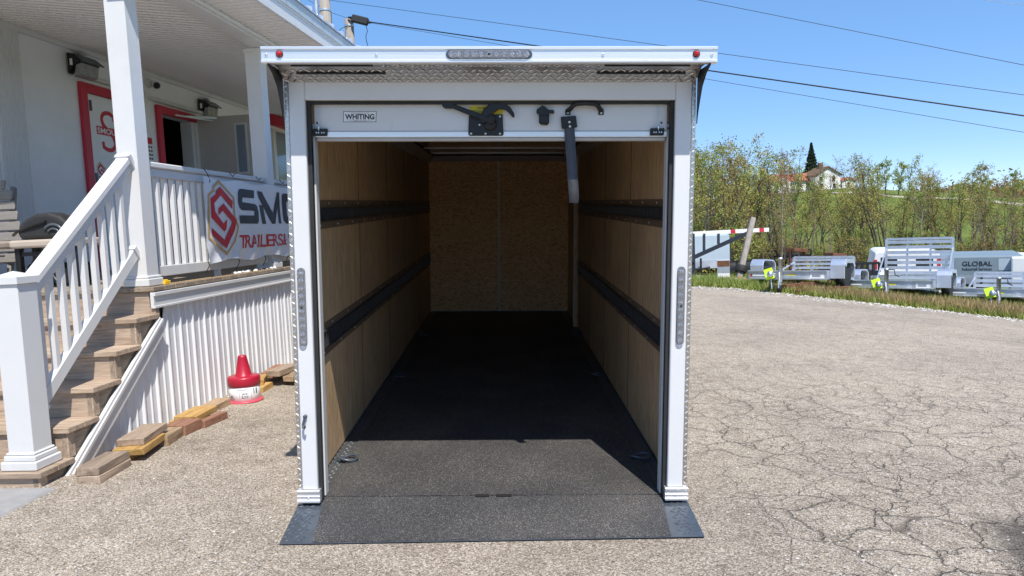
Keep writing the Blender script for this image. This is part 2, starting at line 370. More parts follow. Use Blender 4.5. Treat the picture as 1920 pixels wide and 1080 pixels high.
# ------------------------------------------------------------------ ground sheets
def asphalt():
    m, nt, b = new_mat('chip_seal_asphalt')
    v = coords(nt)
    wob = tex(nt, 'Noise', v, 3.0, Detail=5, Roughness=.6)
    wv = nt.nodes.new('ShaderNodeVectorMath'); wv.operation = 'MULTIPLY_ADD'
    nt.links.new(wob.outputs['Color'], wv.inputs[0]); wv.inputs[1].default_value = (.28, .28, 0); nt.links.new(v, wv.inputs[2])
    # stones
    st = tex(nt, 'Voronoi', v, 160); g = nt.nodes.new('ShaderNodeSeparateColor'); nt.links.new(st.outputs['Color'], g.inputs[0])
    sc = ramp(nt, [(0, (.2, .17, .142)), (.22, (.34, .3, .255)), (.55, (.46, .41, .352)), (.82, (.6, .533, .455)), (1, (.78, .72, .65))]); nt.links.new(g.outputs[0], sc.inputs[0])
    ed = ramp(nt, [(.3, (1, 1, 1)), (.8, (.5, .47, .44))]); nt.links.new(st.outputs['Distance'], ed.inputs[0])
    col = mixc(nt, .8, sc.outputs[0], ed.outputs[0], 'MULTIPLY')
    # broad stains and wear
    n1 = tex(nt, 'Noise', v, .42, Detail=8, Roughness=.62); k1 = ramp(nt, [(.3, (.8, .775, .74)), (.55, (1.07, 1.03, .965)), (.75, (1.2, 1.155, 1.07))]); nt.links.new(n1.outputs[0], k1.inputs[0])
    n2 = tex(nt, 'Noise', v, 6, Detail=8, Roughness=.75); k2 = ramp(nt, [(.3, (.72, .7, .68)), (.52, (1, 1, 1)), (.75, (1.1, 1.1, 1.08))]); nt.links.new(n2.outputs[0], k2.inputs[0])
    col = mixc(nt, 1, mixc(nt, 1, col, k1.outputs[0], 'MULTIPLY'), k2.outputs[0], 'MULTIPLY')
    # cracks
    cr1 = tex(nt, 'Voronoi', wv.outputs[0], 3.4, feature='DISTANCE_TO_EDGE'); cr2 = tex(nt, 'Voronoi', wv.outputs[0], 7.5, feature='DISTANCE_TO_EDGE')
    q1 = ramp(nt, [(.003, (1, 1, 1)), (.018, (0, 0, 0))]); nt.links.new(cr1.outputs['Distance'], q1.inputs[0])
    q1b = ramp(nt, [(.0, (1, 1, 1)), (.12, (0, 0, 0))]); nt.links.new(cr1.outputs['Distance'], q1b.inputs[0])
    q2 = ramp(nt, [(.003, (1, 1, 1)), (.022, (0, 0, 0))]); nt.links.new(cr2.outputs['Distance'], q2.inputs[0])
    sx = nt.nodes.new('ShaderNodeSeparateXYZ'); nt.links.new(v, sx.inputs[0])
    right = nt.nodes.new('ShaderNodeMapRange'); right.inputs[1].default_value = .7; right.inputs[2].default_value = 1.3; nt.links.new(sx.outputs[0], right.inputs[0])
    near = nt.nodes.new('ShaderNodeMapRange'); near.inputs[1].default_value = 8.5; near.inputs[2].default_value = 4.2; nt.links.new(sx.outputs[1], near.inputs[0])
    zone = math_n(nt, 'MULTIPLY', right.outputs[0], near.outputs[0], True)
    nm = tex(nt, 'Noise', v, .9, Detail=4); km = ramp(nt, [(.36, (0, 0, 0)), (.55, (1, 1, 1))]); nt.links.new(nm.outputs[0], km.inputs[0])
    nm2 = tex(nt, 'Noise', v, 1.4, Detail=3); km2 = ramp(nt, [(.45, (0, 0, 0)), (.62, (1, 1, 1))]); nt.links.new(nm2.outputs[0], km2.inputs[0])
    f1 = math_n(nt, 'MULTIPLY', q1.outputs[0], math_n(nt, 'MULTIPLY', zone, math_n(nt, 'ADD', km.outputs[0], .35, True)), True)
    f2 = math_n(nt, 'MULTIPLY', q2.outputs[0], math_n(nt, 'MULTIPLY', zone, math_n(nt, 'ADD', km2.outputs[0], .15, True)), True)
    fd = math_n(nt, 'MULTIPLY', q1b.outputs[0], math_n(nt, 'MULTIPLY', zone, math_n(nt, 'MULTIPLY', km.outputs[0], .3)), True)
    col = mixc(nt, fd, col, (.17, .15, .125))
    col = mixc(nt, math_n(nt, 'MAXIMUM', math_n(nt, 'MULTIPLY', f1, .68), math_n(nt, 'MULTIPLY', f2, .85)), col, (.1, .082, .066))
    # oil-dark patch, lower right
    vp = coords(nt, (1.6, 1.15, 0), (-2.3 * 1.6, -2.75 * 1.15, 0))
    ln = nt.nodes.new('ShaderNodeVectorMath'); ln.operation = 'LENGTH'; nt.links.new(vp, ln.inputs[0])
    pd = math_n(nt, 'ADD', ln.outputs['Value'], math_n(nt, 'MULTIPLY', n2.outputs[0], .5))
    pk = ramp(nt, [(.72, (1, 1, 1)), (.98, (0, 0, 0))]); nt.links.new(pd, pk.inputs[0])
    col = mixc(nt, math_n(nt, 'MULTIPLY', pk.outputs[0], .72), col, (.05, .045, .042))
    nt.links.new(col, b.inputs['Base Color']); b.inputs['Roughness'].default_value = .9; b.inputs['Specular IOR Level'].default_value = .15
    hh = math_n(nt, 'SUBTRACT', math_n(nt, 'MULTIPLY', st.outputs['Distance'], -.5), math_n(nt, 'MULTIPLY', math_n(nt, 'MAXIMUM', f1, f2), 1.6))
    bump(nt, b, hh, .8, .012)
    return m
M['asphalt'] = asphalt()
def turf(name, cols, scale):
    m, nt, b = new_mat(name); v = coords(nt)
    n1 = tex(nt, 'Noise', v, scale, Detail=9, Roughness=.7); n2 = tex(nt, 'Noise', v, scale * .09, Detail=4)
    r = ramp(nt, [(.3, cols[0]), (.5, cols[1]), (.7, cols[2])]); nt.links.new(n1.outputs[0], r.inputs[0])
    k = ramp(nt, [(.3, (.62, .72, .55)), (.5, (1, 1, 1)), (.7, (1.45, 1.25, 1.0))]); nt.links.new(n2.outputs[0], k.inputs[0])
    nt.links.new(mixc(nt, 1, r.outputs[0], k.outputs[0], 'MULTIPLY'), b.inputs['Base Color']); b.inputs['Roughness'].default_value = .9
    b.inputs['Specular IOR Level'].default_value = .1; bump(nt, b, n1.outputs[0], .6, .05)
    return m
M['field'] = turf('hill_grass', ((.075, .105, .025), (.125, .165, .035), (.175, .21, .055)), 1.3)
M['verge'] = turf('verge_grass', ((.09, .1, .03), (.17, .18, .05), (.32, .27, .12)), 5)
M['dirt'] = pm('pale_gravel', (.5, .46, .4), .9, var=.25, scale=3, bmp=.4, dirt=(.3, .27, .22, .5))
def sheet(name, poly, step, dz, mat, jitter=0):
    # a ground sheet: grid points inside a polygon, triangulated, draped on gz
    bm = bmesh.new(); rnd = random.Random(3)
    ring = []
    for (a, b), (c, d) in zip(poly, poly[1:] + poly[:1]):
        n = max(1, int(math.hypot(c - a, d - b) / step))
        for i in range(n):
            t = i / n; ring.append((a + (c - a) * t + rnd.uniform(-jitter, jitter), b + (d - b) * t + rnd.uniform(-jitter, jitter)))
    vs = [bm.verts.new((x, y, 0)) for x, y in ring]; bm.faces.new(vs)
    xs, ys = [p[0] for p in ring], [p[1] for p in ring]
    for ax, lo, hi in ((0, min(xs), max(xs)), (1, min(ys), max(ys))):
        k = lo + step
        while k < hi:
            co = [0, 0, 0]; no = [0, 0, 0]; co[ax] = k; no[ax] = 1
            bmesh.ops.bisect_plane(bm, geom=bm.verts[:] + bm.edges[:] + bm.faces[:], plane_co=co, plane_no=no); k += step
    for v in bm.verts: v.co.z = gz(v.co.x, v.co.y) + dz
    bmesh.ops.triangulate(bm, faces=bm.faces); bmesh.ops.recalc_face_normals(bm, faces=bm.faces)
    me = bpy.data.meshes.new(name); bm.to_mesh(me); bm.free()
    if sum(p.normal.z for p in me.polygons) < 0: me.flip_normals()
    me.materials.append(mat)
    for p in me.polygons: p.use_smooth = True
    o = bpy.data.objects.new(name, me); COL.objects.link(o); o.matrix_world = FR['W']; o['kind'] = 'structure'; INFO[o] = ('W', Vector((0, 0, 0)))
    return o
EDGE = [tuple(on_ground(px, py)[:2]) for px, py in ((1240, 532), (1300, 537), (1380, 541), (1460, 549), (1540, 558), (1620, 567), (1700, 575), (1780, 584), (1860, 593), (1930, 601))]
def edge_pt(t):                              # a point along the lot's far edge, t in 0..1
    k = t * (len(EDGE) - 1); i = min(int(k), len(EDGE) - 2); k -= i
    return (EDGE[i][0] + (EDGE[i + 1][0] - EDGE[i][0]) * k, EDGE[i][1] + (EDGE[i + 1][1] - EDGE[i][1]) * k)
LOT = [(-20, -20), (18, -20), (14, 7)] + EDGE[::-1] + [(-2, EDGE[0][1] + 3), (-14, EDGE[0][1] + 3)]
lot = sheet('parking_lot', LOT, .6, .0, M['asphalt'], .06)
# terrain reaching past the ridge
def terrain():
    mb = MB(); na = 150; rad = [0.01] + [1.5 * 1.075 ** i for i in range(84)]
    rad = [r for r in rad if r < 640]
    for r in rad:
        for k in range(na):
            t = 2 * math.pi * k / na; x, y = r * math.sin(t), r * math.cos(t)
            mb.v.append((x, y, gz(x, y) - (.06 if r < 30 else .0)))
    for i in range(len(rad) - 1):
        for k in range(na):
            mb.f.append([i * na + k, i * na + (k + 1) % na, (i + 1) * na + (k + 1) % na, (i + 1) * na + k]); mb.sm.append(True)
    return mb.build('terrain', M['field'], raw=True, kind='structure')
terrain()
# rough verge between lot and track, and the pale track behind it
far_e = [(x + .9, y + 1.2) for x, y in EDGE]
sheet('grass_verge', [(x - .12, y - .16) for x, y in EDGE] + [(x + 9.5, y + 10) for x, y in EDGE][::-1], .5, -.012, M['verge'], .05)
TR0 = [tuple(on_ground(px, py)[:2]) for px, py in ((1230, 524), (1300, 526), (1400, 529), (1480, 534), (1560, 541), (1660, 550))]
TR1 = [tuple(on_ground(px, py)[:2]) for px, py in ((1230, 512), (1300, 514), (1400, 517), (1480, 521), (1560, 528), (1660, 537))]
sheet('gravel_track', TR0 + TR1[::-1], .5, .012, M['dirt'], .08)
# concrete pad before the stairs
pad = MB().box(-5.2, -2.80, 1.2, 3.60, -1.45, -1.262)
pad.build('concrete_pad', M['concrete'], frame='B', bevel=.01, kind='structure')
# ------------------------------------------------------------------ the open trailer (frame T: right, forward, up from the hinge)
tr = thing('cargo_trailer', 'white enclosed cargo trailer with rear roll-up door open and ramp flap down', 'trailer', 'T', (0, 0, -.1))
def P(name, mb, mat, bevel=0, parent=None, **k): return mb.build(name, M[mat] if isinstance(mat, str) else mat, parent or tr, bevel=bevel, **k)
LEN = 6.15
P('floor', MB().box(-.885, .885, .06, LEN, -.05, 0), pm('floor_steel', (.085, .085, .085), .42, .2, var=.15, scale=9, dirt=(.2, .18, .15, .4)))
P('floor_mat', MB().box(-.80, .80, .07, 6.10, .0005, .006), 'mat')
# ramp flap
rp = lambda a, b, d: (d, a, b)
RT = .36
def tip(r): return -.0485 + .0112 * r                     # the lot rises a little toward the right side
def rz(f, r=0): return -.002 + (.055 - f) / RT * (tip(r) + .002)
FT = -.300
mb = MB(); v = []
for r in (-.915, .918): v += [(r, .055, -.002), (r, .058, -.014), (r, FT + .012, rz(FT, r) - .010), (r, FT, rz(FT, r))]
mb.add(v, [(0, 1, 2, 3), (7, 6, 5, 4), (0, 4, 5, 1), (1, 5, 6, 2), (2, 6, 7, 3), (3, 7, 4, 0)])
P('ramp', mb, 'dsteel', .002)
mb = MB(); n = 14
for i in range(n):
    f0, f1 = .06 + (FT + .006 - .06) * i / n, .06 + (FT + .006 - .06) * (i + 1) / n; w0, w1 = .802 - .03 * i / n, .802 - .03 * (i + 1) / n
    mb.add([(-w0, f0, rz(f0, -w0) + .005), (w0, f0, rz(f0, w0) + .005), (w1, f1, rz(f1, w1) + .005), (-w1, f1, rz(f1, -w1) + .005)], [(0, 1, 2, 3)])
fe_ = FT + .006
mb.add([(-.772, fe_, rz(fe_, -.772) + .005), (.772, fe_, rz(fe_, .772) + .005), (.772, fe_ - .001, rz(fe_, .772) - .001), (-.772, fe_ - .001, rz(fe_, -.772) - .001)], [(0, 1, 2, 3)])
P('ramp_mat', mb, 'mat', raw=True)
for sx in (-1, 1):
    mb = MB()
    for i in range(12):
        for j in range(4):
            f = .02 - i * .0268; r = .828 - .02 * (.06 - f) + j * .026 + (.013 if i % 2 else 0)
            if r < .905: mb.loz((sx * r, f, rz(f, sx * r) + .0006), (1 if (i + j) % 2 else -1, .75, .12), (0, -.15, 1), .028, .009, .0030)
    P('tread_pattern', mb, 'dsteel', raw=True, kind='stuff')
for a, b in ((-.086, -.020), (.013, .088)): P('hinge_slot', MB().box(a, b, .050, .072, .003, .0088), 'void')
# side strips of tread plate on the floor
for sx in (-1, 1):
    mb = MB()
    for i in range(100):
        for j in range(3):
            f = .12 + i * .03; mb.loz((sx * (.815 + j * .026 + (.012 if i % 2 else 0)), f, .0006), (1 if (i + j) % 2 else -1, .8, 0), (0, 0, 1), .026, .008, .0024)
    P('tread_pattern', mb, 'dsteel', raw=True, kind='stuff')
M['dplate'] = pm('dark_gusset', (.02, .019, .018), .45, .3, var=.2)
M['brightplate'] = pm('bright_tread', (.6, .58, .56), .34, .9, var=.15, scale=30)
M['slotsteel'] = pm('rail_slot_steel', (.06, .06, .062), .4, .3, var=.1)
# rear frame
for sx in (-1, 1):
    x0, x1 = sorted((sx * .818, sx * .889))
    P('jamb', MB().box(x0, x1, 0, .05, .066, 1.955), 'white', .004)
    x0, x1 = sorted((sx * .80, sx * .8175)); P('door_seal', MB().box(x0, x1, .022, .05, .01, 1.845), 'blackrub')
    mb = MB(); x0, x1 = sorted((sx * .797, sx * .805)); mb.box(x0, x1, .07, .125, .008, 1.75)
    x0, x1 = sorted((sx * .806, sx * .86)); mb.box(x0, x1, .07, .078, .008, 1.845); mb.box(x0, x1, .117, .125, .008, 1.75)
    P('door_track', mb, 'vinyl', .0015)
    mb = MB(); x0, x1 = sorted((sx * .806, sx * .914)); mb.box(x0, x1, -.008, .05, .004, .065)
    mb.box(x0, x1, -.015, -.007, .006, .018); mb.box(x0, x1, -.012, -.007, .034, .038); mb.box(x0, x1, -.014, -.007, .055, .0655)
    cap = P('jamb_foot', mb, 'alu', .0015)
    P('screw', MB().lathe([(.006, 0), (.006, .003), (.003, .005)], (sx * .86, -.008, .03), (0, -1, 0), 8), 'bolt', parent=cap)
P('header', MB().box(-.8175, .8175, .001, .05, 1.845, 1.955), 'white', .003)
P('header_seal', MB().box(-.8175, .8175, .03, .06, 1.832, 1.8455), 'blackrub')
for sx in (-1, 1):
    x0, x1 = sorted((sx * .890, sx * .910)); ct = P('corner_trim', MB().box(x0, x1, .006, .20, -.02, 1.96), 'plate', .002)
    mb = MB()
    for i in range(72):
        z = .085 + i * .026; mb.loz((sx * .900, .0055, z), (sx * (.9 if i % 2 else -.9), 0, .75), (0, -1, 0), .022, .007, .0026)
        for f in (.04, .075, .11, .145): mb.loz((sx * .9105, f, z), (0, (1 if (i + int(f * 100)) % 2 else -1), .75), (sx, 0, 0), .026, .008, .0026)
    P('tread_pattern', mb, 'alu', raw=True, kind='stuff', parent=ct)
    x0, x1 = sorted((sx * .896, sx * .904)); P('side_skin', MB().box(x0, x1, .2, LEN + .05, -.09, 2.03), 'white')
P('front_skin', MB().box(-.904, .904, LEN + .02, LEN + .06, -.09, 2.03), 'white', .02)
P('roof_sheet', MB().box(-.91, .91, -.02, LEN + .06, 2.03, 2.045), 'alu', .003)
P('chassis_rail', MB().box(-.85, -.77, .12, LEN, -.13, -.052).box(.77, .85, .12, LEN, -.13, -.052).box(-.77, .77, 5.6, 5.68, -.13, -.052).box(-.77, .77, 3, 3.08, -.13, -.052), 'black')
M['jointbrown'] = pm('joint_brown', (.1, .065, .04), .8)  # dark brown of the thin strips along the plywood seams
# lining: four plywood sheets a side, two strand boards on the front wall
cuts = [.13, 1.50, 2.69, 3.74, 4.83, LEN]
for sx in (-1, 1):
    for i in range(5):
        x0, x1 = sorted((sx * .880, sx * .890)); t0, t1 = cuts[i] + .004, cuts[i + 1] - .004
        P('plywood_panel', MB().box(x0, x1, t0, t1, .012, 1.965), 'ply', .0012)
for sx in (-1, 1):
    for t in cuts[1:5]:
        x0, x1 = sorted((sx * .8785, sx * .8795)); P('panel_joint', MB().box(x0, x1, t - .005, t + .005, .012, 1.96), M['jointbrown'])
P('strand_board', MB().box(-.879, -.004, LEN - .012, LEN, .01, 1.94), 'osb'); P('strand_board', MB().box(.004, .879, LEN - .012, LEN, .01, 1.94), 'osb')
P('joint_strip', MB().box(-.011, .011, LEN - .016, LEN - .012, .01, 1.94), 'vinyl')
dp = P('door_post', MB().box(.836, .878, 4.84, 4.90, .01, 1.9), 'ply'); P('post_edge', MB().box(.829, .836, 4.838, 4.90, .01, 1.9), 'vinyl', parent=dp)
# ceiling
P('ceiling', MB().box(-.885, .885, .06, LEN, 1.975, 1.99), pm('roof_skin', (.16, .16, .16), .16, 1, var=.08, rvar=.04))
for f in (2.6, 3.7, 4.8, 5.6): P('roof_bow', MB().box(-.80, .80, f, f + .012, 1.967, 1.9745), 'alu', .002)
for sx in (-1, 1):
    cv = [(.88, 1.88), (.872, 1.88), (.80, 1.955), (.80, 1.966), (.88, 1.966)]
    P('cove_trim', MB().prism([(sx * a, b) for a, b in cv], lambda a, b, d: (a, d, b), 2.2, LEN - .02), 'cove')
P('cove_trim', MB().prism([(LEN - .013, 1.90), (LEN - .02, 1.90), (LEN - .07, 1.955), (LEN - .07, 1.966), (LEN - .013, 1.966)], lambda a, b, d: (d, a, b), -.85, .85), 'cove', .003)
# E-track rails
def etrack(sx, z0, z1, f1):
    x = lambda a, b: sorted((sx * a, sx * b)); zm0, zm1 = z0 + .040, z1 - .040
    mb = MB(); a, b = x(.876, .8795); mb.box(a, b, .135, f1, z0, zm0); mb.box(a, b, .135, f1, zm1, z1)
    t = P('lashing_rail', mb, M['bronze'])
    a, b = x(.8765, .8797); P('rail_web', MB().box(a, b, .135, f1, zm0 + .001, zm1 - .001), 'black', parent=t)
    a, b = x(.8665, .876); mb = MB().box(a, b, .135, f1, zm1 - .008, zm1 + .002); mb.box(a, b, .135, f1, zm0 - .002, zm0 + .008)
    f = .17
    while f < f1 - .05: mb.box(a, b, f, f + .016, zm0 + .008, zm1 - .008); f += .042
    P('rail_slots', mb, 'slotsteel', parent=t, kind='stuff', raw=True)
    mb = MB(); f = .25; k = 0
    while f < f1: mb.lathe([(.006, 0), (.006, .002), (.003, .004)], (sx * .8755, f, (z0 + .018) if k % 2 else z1 - .018), (-sx, 0, 0), 6); f += .2; k += 1
    P('screw_heads', mb, 'bolt', parent=t, kind='stuff', raw=True)
M['bronze'] = pm('bronze_rail', (.22, .15, .1), .5, .15, var=.15, scale=10)
for sx, f1 in ((-1, LEN - .02), (1, 4.83)):
    etrack(sx, 1.262, 1.41, f1); etrack(sx, .605, .775, f1)
# tie-down rings
for sx in (-1, 1):
    for f in (.565, 2.515, 4.35):
        c = (sx * .832, f, .006)
        d = P('ring_plate', MB().box(c[0] - .035, c[0] + .035, f - .028, f + .028, .0012, .0075), 'dsteel', .002)
        P('strap_clip', MB().beam((c[0] - sx * .0 - .012, f - .03, .016), (c[0] + .012, f + .03, .016), .03, .012), 'dsteel', .003, parent=d)
        pts = [(c[0] - sx * .035 + .052 * math.cos(t) * 1.0, f + .0 + .036 * math.sin(t), .02 + .006 * math.sin(t * 2)) for t in np.linspace(0, 2 * math.pi, 24, endpoint=False)]
        P('ring', MB().tube(pts, .0075, 8, closed=True), 'dsteel', parent=d)
# roll-up door: bottom panel hanging, the others stored under the roof
dn = P('door_panel', MB().box(-.796, .796, .066, .098, 1.715, 1.93), 'white', .003)
P('bottom_rail', MB().box(-.796, .796, .061, .1, 1.688, 1.7145), 'alu', .002, parent=dn)
P('bottom_seal', MB().box(-.79, .79, .068, .094, 1.671, 1.6878), 'cove', .004, parent=dn)
for i in range(4): P('door_panel', MB().box(-.796, .796, .25 + i * .45, .25 + i * .45 + .445, 1.915, 1.945), 'white', .003)
DX = lambda px: (px - 922.5) * .0024
DU = lambda py: 1.671 + (265 - py) * .0023
fd = lambda a, b, d: (DX(a), d, DU(b))
st = P('maker_sticker', MB().prism([(646, 207), (708, 207), (707, 228), (645, 228)], fd, .0652, .0659), 'ink', parent=dn)
mb = MB().prism([(647, 208), (707, 208), (706, 227), (646, 227)], fd, .0648, .0655); P('sticker_face', mb, 'label', parent=dn)
tx = MB(); ff = lambda a, b: (DX(a), .0644, DU(b)); add_text(tx, 'WHITING', ff, 649, 704, 223, 212.5, .035)
add_text(tx, 'whitingdoor.com', ff, 660, 694, 212, 209.3); add_text(tx, 'DOOR MANUFACTURING CORP', ff, 653, 700, 225.1, 223.9); add_text(tx, 'AKRON, NEW YORK', ff, 663, 690, 226.9, 225.7)
P('sticker_lettering', tx, 'ink', parent=dn, raw=True)
ws = P('warning_sticker', MB().prism([(882, 197), (945, 197), (945, 216), (882, 216)], fd, .0651, .0658), 'yellow', parent=dn)
tx = MB(); add_text(tx, 'WARNING', lambda a, b: (DX(a), .0646, DU(b)), 896, 932, 203, 199.5, .02)
for k in range(3): tx.add([(DX(a), .0646, DU(b)) for a, b in ((886, 205.5 + k * 2), (905, 205.5 + k * 2), (905, 206.2 + k * 2), (886, 206.2 + k * 2))], [(0, 1, 2, 3)])
P('sticker_lettering', tx, 'ink', parent=dn, raw=True)
lp = P('latch_plate', MB().prism([(881, 216), (944, 214), (945, 240), (946, 252), (943, 255), (882, 255), (879.5, 252), (880, 241)], fd, .052, .0605), 'black', .002)
P('latch_arm', MB().prism([(832, 192), (844, 190), (858, 197), (904, 214), (925, 224), (931, 232), (922, 234), (905, 226), (852, 204), (838, 204), (832, 200)], fd, .028, .044), 'black', .003, parent=lp)
P('latch_hook', MB().prism([(900, 224), (908, 206), (922, 194), (934, 191), (948, 194), (958, 201), (965, 212), (967, 220), (963, 221), (957, 213), (949, 206), (938, 205), (927, 212), (916, 230), (906, 232)], fd, .030, .050), 'black', .003, parent=lp)
P('latch_boss', MB().lathe([(.022, 0), (.022, .016), (.015, .022), (.006, .024)], (DX(922), .05, DU(222)), (0, -1, 0), 16).lathe([(.03, 0), (.028, .008), (.012, .011)], (DX(921), .05, DU(233)), (0, -1, 0), 16), 'black', parent=lp)
for a, b in ((885, 251), (912, 251), (939, 251), (901, 234), (939, 218)):
    P('screw', MB().lathe([(.006, 0), (.006, .003), (.003, .005)], (DX(a), .052, DU(b)), (0, -1, 0), 8), 'bolt', parent=lp)
P('door_lock', MB().prism([(1008, 205), (1014, 201), (1019, 197.5), (1025, 202), (1029, 206), (1040, 207), (1040, 213), (1031, 212), (1031, 231), (1028, 235), (1015, 234), (1012, 230), (1012, 216), (1007, 211)], fd, .034, .0605).prism([(1013, 217), (1031, 217), (1030, 232), (1014, 232)], fd, .026, .034), 'black', .002)
gp = [(1066, .058, 207), (1070, .045, 205), (1075, .028, 199), (1082, .022, 195.5), (1098, .02, 194.5), (1114, .022, 195.5), (1121, .028, 199), (1126, .045, 205), (1130, .058, 207)]
hd = P('grab_handle', MB().tube([(DX(a), b, DU(c)) for a, b, c in gp], .0105, 10), 'black')
for a in (1066.5, 1129): 
    P('handle_foot', MB().prism([(a - 5, 205), (a + 5, 205), (a + 5, 215), (a - 5, 215)], fd, .058, .0625), 'black', .002, parent=hd)
    P('screw', MB().lathe([(.006, 0), (.006, .003), (.003, .005)], (DX(a), .058, DU(211)), (0, -1, 0), 8), 'bolt', parent=hd)
sp_ = P('strap_plate', MB().prism([(1053, 219), (1081, 217), (1084, 239), (1055, 242)], fd, .046, .0605), 'black', .002)
for a, b in ((1069, 229), (1070, 237.5)): P('screw', MB().lathe([(.007, 0), (.007, .003), (.003, .005)], (DX(a), .046, DU(b)), (0, -1, 0), 8), 'bolt', parent=sp_)
def strap(p):
    mb = MB(); L = [mb.v.append(None) for _ in ()]
    for (a, b, f, w) in p:
        for e in (-1, 1):
            for g in (0, .003): mb.v.append((DX(a + e * w), f + g, DU(b)))
    for i in range(len(p) - 1):
        k = i * 4; mb.f += [[k, k + 2, k + 6, k + 4], [k + 1, k + 5, k + 7, k + 3], [k, k + 4, k + 5, k + 1], [k + 2, k + 3, k + 7, k + 6]]; mb.sm += [True] * 4
    return mb
P('pull_strap', strap([(1069, 238, .05, 9.5), (1070.5, 262, .051, 9.7), (1073.5, 300, .056, 9.7), (1075.5, 330, .06, 9.5), (1076.5, 342, .059, 9.5)]), 'strap')
P('strap_end', strap([(1076.5, 342, .058, 9.5), (1078, 360, .055, 9.7), (1078.8, 374, .056, 9.5), (1079, 386, .064, 8.6)]), 'strapend')
for x, c in ((603.5, 601), (1235, 1236)):
    cb = P('cable_bracket', MB().prism([(x - 13, 241), (x + 13, 241), (x + 12, 255), (x - 14, 255)], fd, .05, .0655), 'black', .002)
    P('cable', MB().tube([(DX(c), .045, DU(246)), (DX(c - 1), .055, DU(190)), (DX(c - 1), .06, DU(160))], .0014, 5), 'bolt', parent=cb)
    mb = MB().lathe([(.004, 0), (.006, .012), (.003, .02)], (DX(c), .044, DU(243)), (0, 0, 1), 8)
    for e in (-7, -3, 3, 7): mb.lathe([(.004, 0), (.003, .005)], (DX(x + e), .05, DU(249)), (0, -1, 0), 6)
    P('bracket_bolts', mb, 'bolt', parent=cb)
for a, b in ((597, 229.5), (586, 230), (742, 252), (1243, 230), (1256, 230), (1256, 241), (1104, 252)):
    P('rivet', MB().lathe([(.005, 0), (.005, .002), (.002, .004)], (DX(a), .0655, DU(b)), (0, -1, 0), 8), 'dsteel', parent=dn)
# small door hook on the left jamb
hk = P('door_hook', MB().lathe([(.009, 0), (.009, .012), (.004, .014)], (-.863, -.001, .418), (0, -1, 0), 10), 'dsteel')
P('hook_bar', MB().tube([(-.863, -.016, .418), (-.866, -.02, .40), (-.870, -.022, .385), (-.868, -.03, .373), (-.860, -.034, .372), (-.858, -.034, .382)], .0055, 8), 'dsteel', parent=hk)
# oval stop lights with their diodes
def oval(w, h, n=10):
    r = min(w, h) / 2; out = []; v = h > w; L = max(w, h) / 2 - r
    for s in (1, -1):
        for k in range(n + 1):
            t = math.pi * k / n - math.pi / 2
            a, b = s * (L + r * math.cos(t)), s * r * math.sin(t); out.append((b, a) if v else (a, b))
    return out
def stop_light(cx, cz, f, w, h, n):
    pl = lambda a, b, d: (cx + a, f + d, cz + b)
    o = P('stop_light', MB().prism(oval(w, h), pl, -.004, .001), 'dsteel', .001)
    P('lens', MB().prism(oval(w * .93, h - w * .07 if h > w else h * .93), pl, -.014, -.0045), 'lens', .002, parent=o)
    m = min(w, h)
    for k in range(n):
        t = (k + .5) / n - .5; q = (max(w, h) - m * .35) * t
        a, b = (q, 0) if w > h else (0, q)
        P('diode', MB().lathe([(m * .32, .0), (m * .3, .004), (m * .1, .001), (m * .09, .005), (.0005, .006)], (cx + a, f - .004, cz + b), (0, -1, 0), 12), 'reflector', parent=o)
    for a, b in ((0, 0),): 
        P('screw', MB().lathe([(.005, 0), (.003, .003)], (cx, f - .0142, cz), (0, -1, 0), 8), 'black', parent=o)
stop_light(-.860, .925, 0, .036, .36, 10); stop_light(.860, .925, 0, .036, .36, 10)
# rear gutter rail, tread-plate awning and side gussets
gp = [(-.2, 1.967), (-.2, 1.969), (-.206, 1.969), (-.206, 1.979), (-.2, 1.979), (-.2, 2.021), (-.206, 2.021), (-.206, 2.033), (-.165, 2.036), (-.165, 1.967)]
gt = P('gutter_rail', MB().prism(gp, lambda a, b, d: (d, a, b), -.939, .941), 'alu', .001)
P('awning_top', MB().box(-.93, .93, -.17, .02, 2.024, 2.034), 'alu')
aw = P('awning_plate', MB().prism([(-.003, 1.921), (-.003, 1.929), (-.115, 1.973), (-.168, 1.974), (-.168, 1.968), (-.114, 1.967)], lambda a, b, d: (d, a, b), -.90, .90), 'plate')
mb = MB(); sl_ = Vector((0, -.112, .046)).normalized(); nn = Vector((0, -.38, -.92)).normalized()
for i in range(58):
    for j in range(4):
        p = Vector((-.885 + i * .0307 + (.015 if j % 2 else 0), -.014, 1.9245)) + sl_ * (j * .027)
        mb.loz(p + nn * .0006, Vector((1, 0, 0)) + sl_ * (.9 if (i + j) % 2 else -.9), nn, .032, .010, .0038)
    for j in range(2):
        if abs(-.885 + i * .0307) < .48: mb.loz((-.885 + i * .0307 + (.015 if j else 0), -.126 - j * .024, 1.9664), (1, .8 if (i + j) % 2 else -.8, 0), (0, 0, -1), .032, .010, .0036)
P('tread_pattern', mb, 'brightplate', raw=True, kind='stuff', parent=aw)
for a, b in ((-.83, -.49), (.48, .84)): P('light_slot', MB().box(a, b, -.162, -.145, 1.963, 1.9665), 'void', parent=aw)
for a, b in ((-.83, -.45), (.46, .84)): P('load_light', MB().box(a, b, -.078, -.066, 1.943, 1.949), 'black', parent=aw)
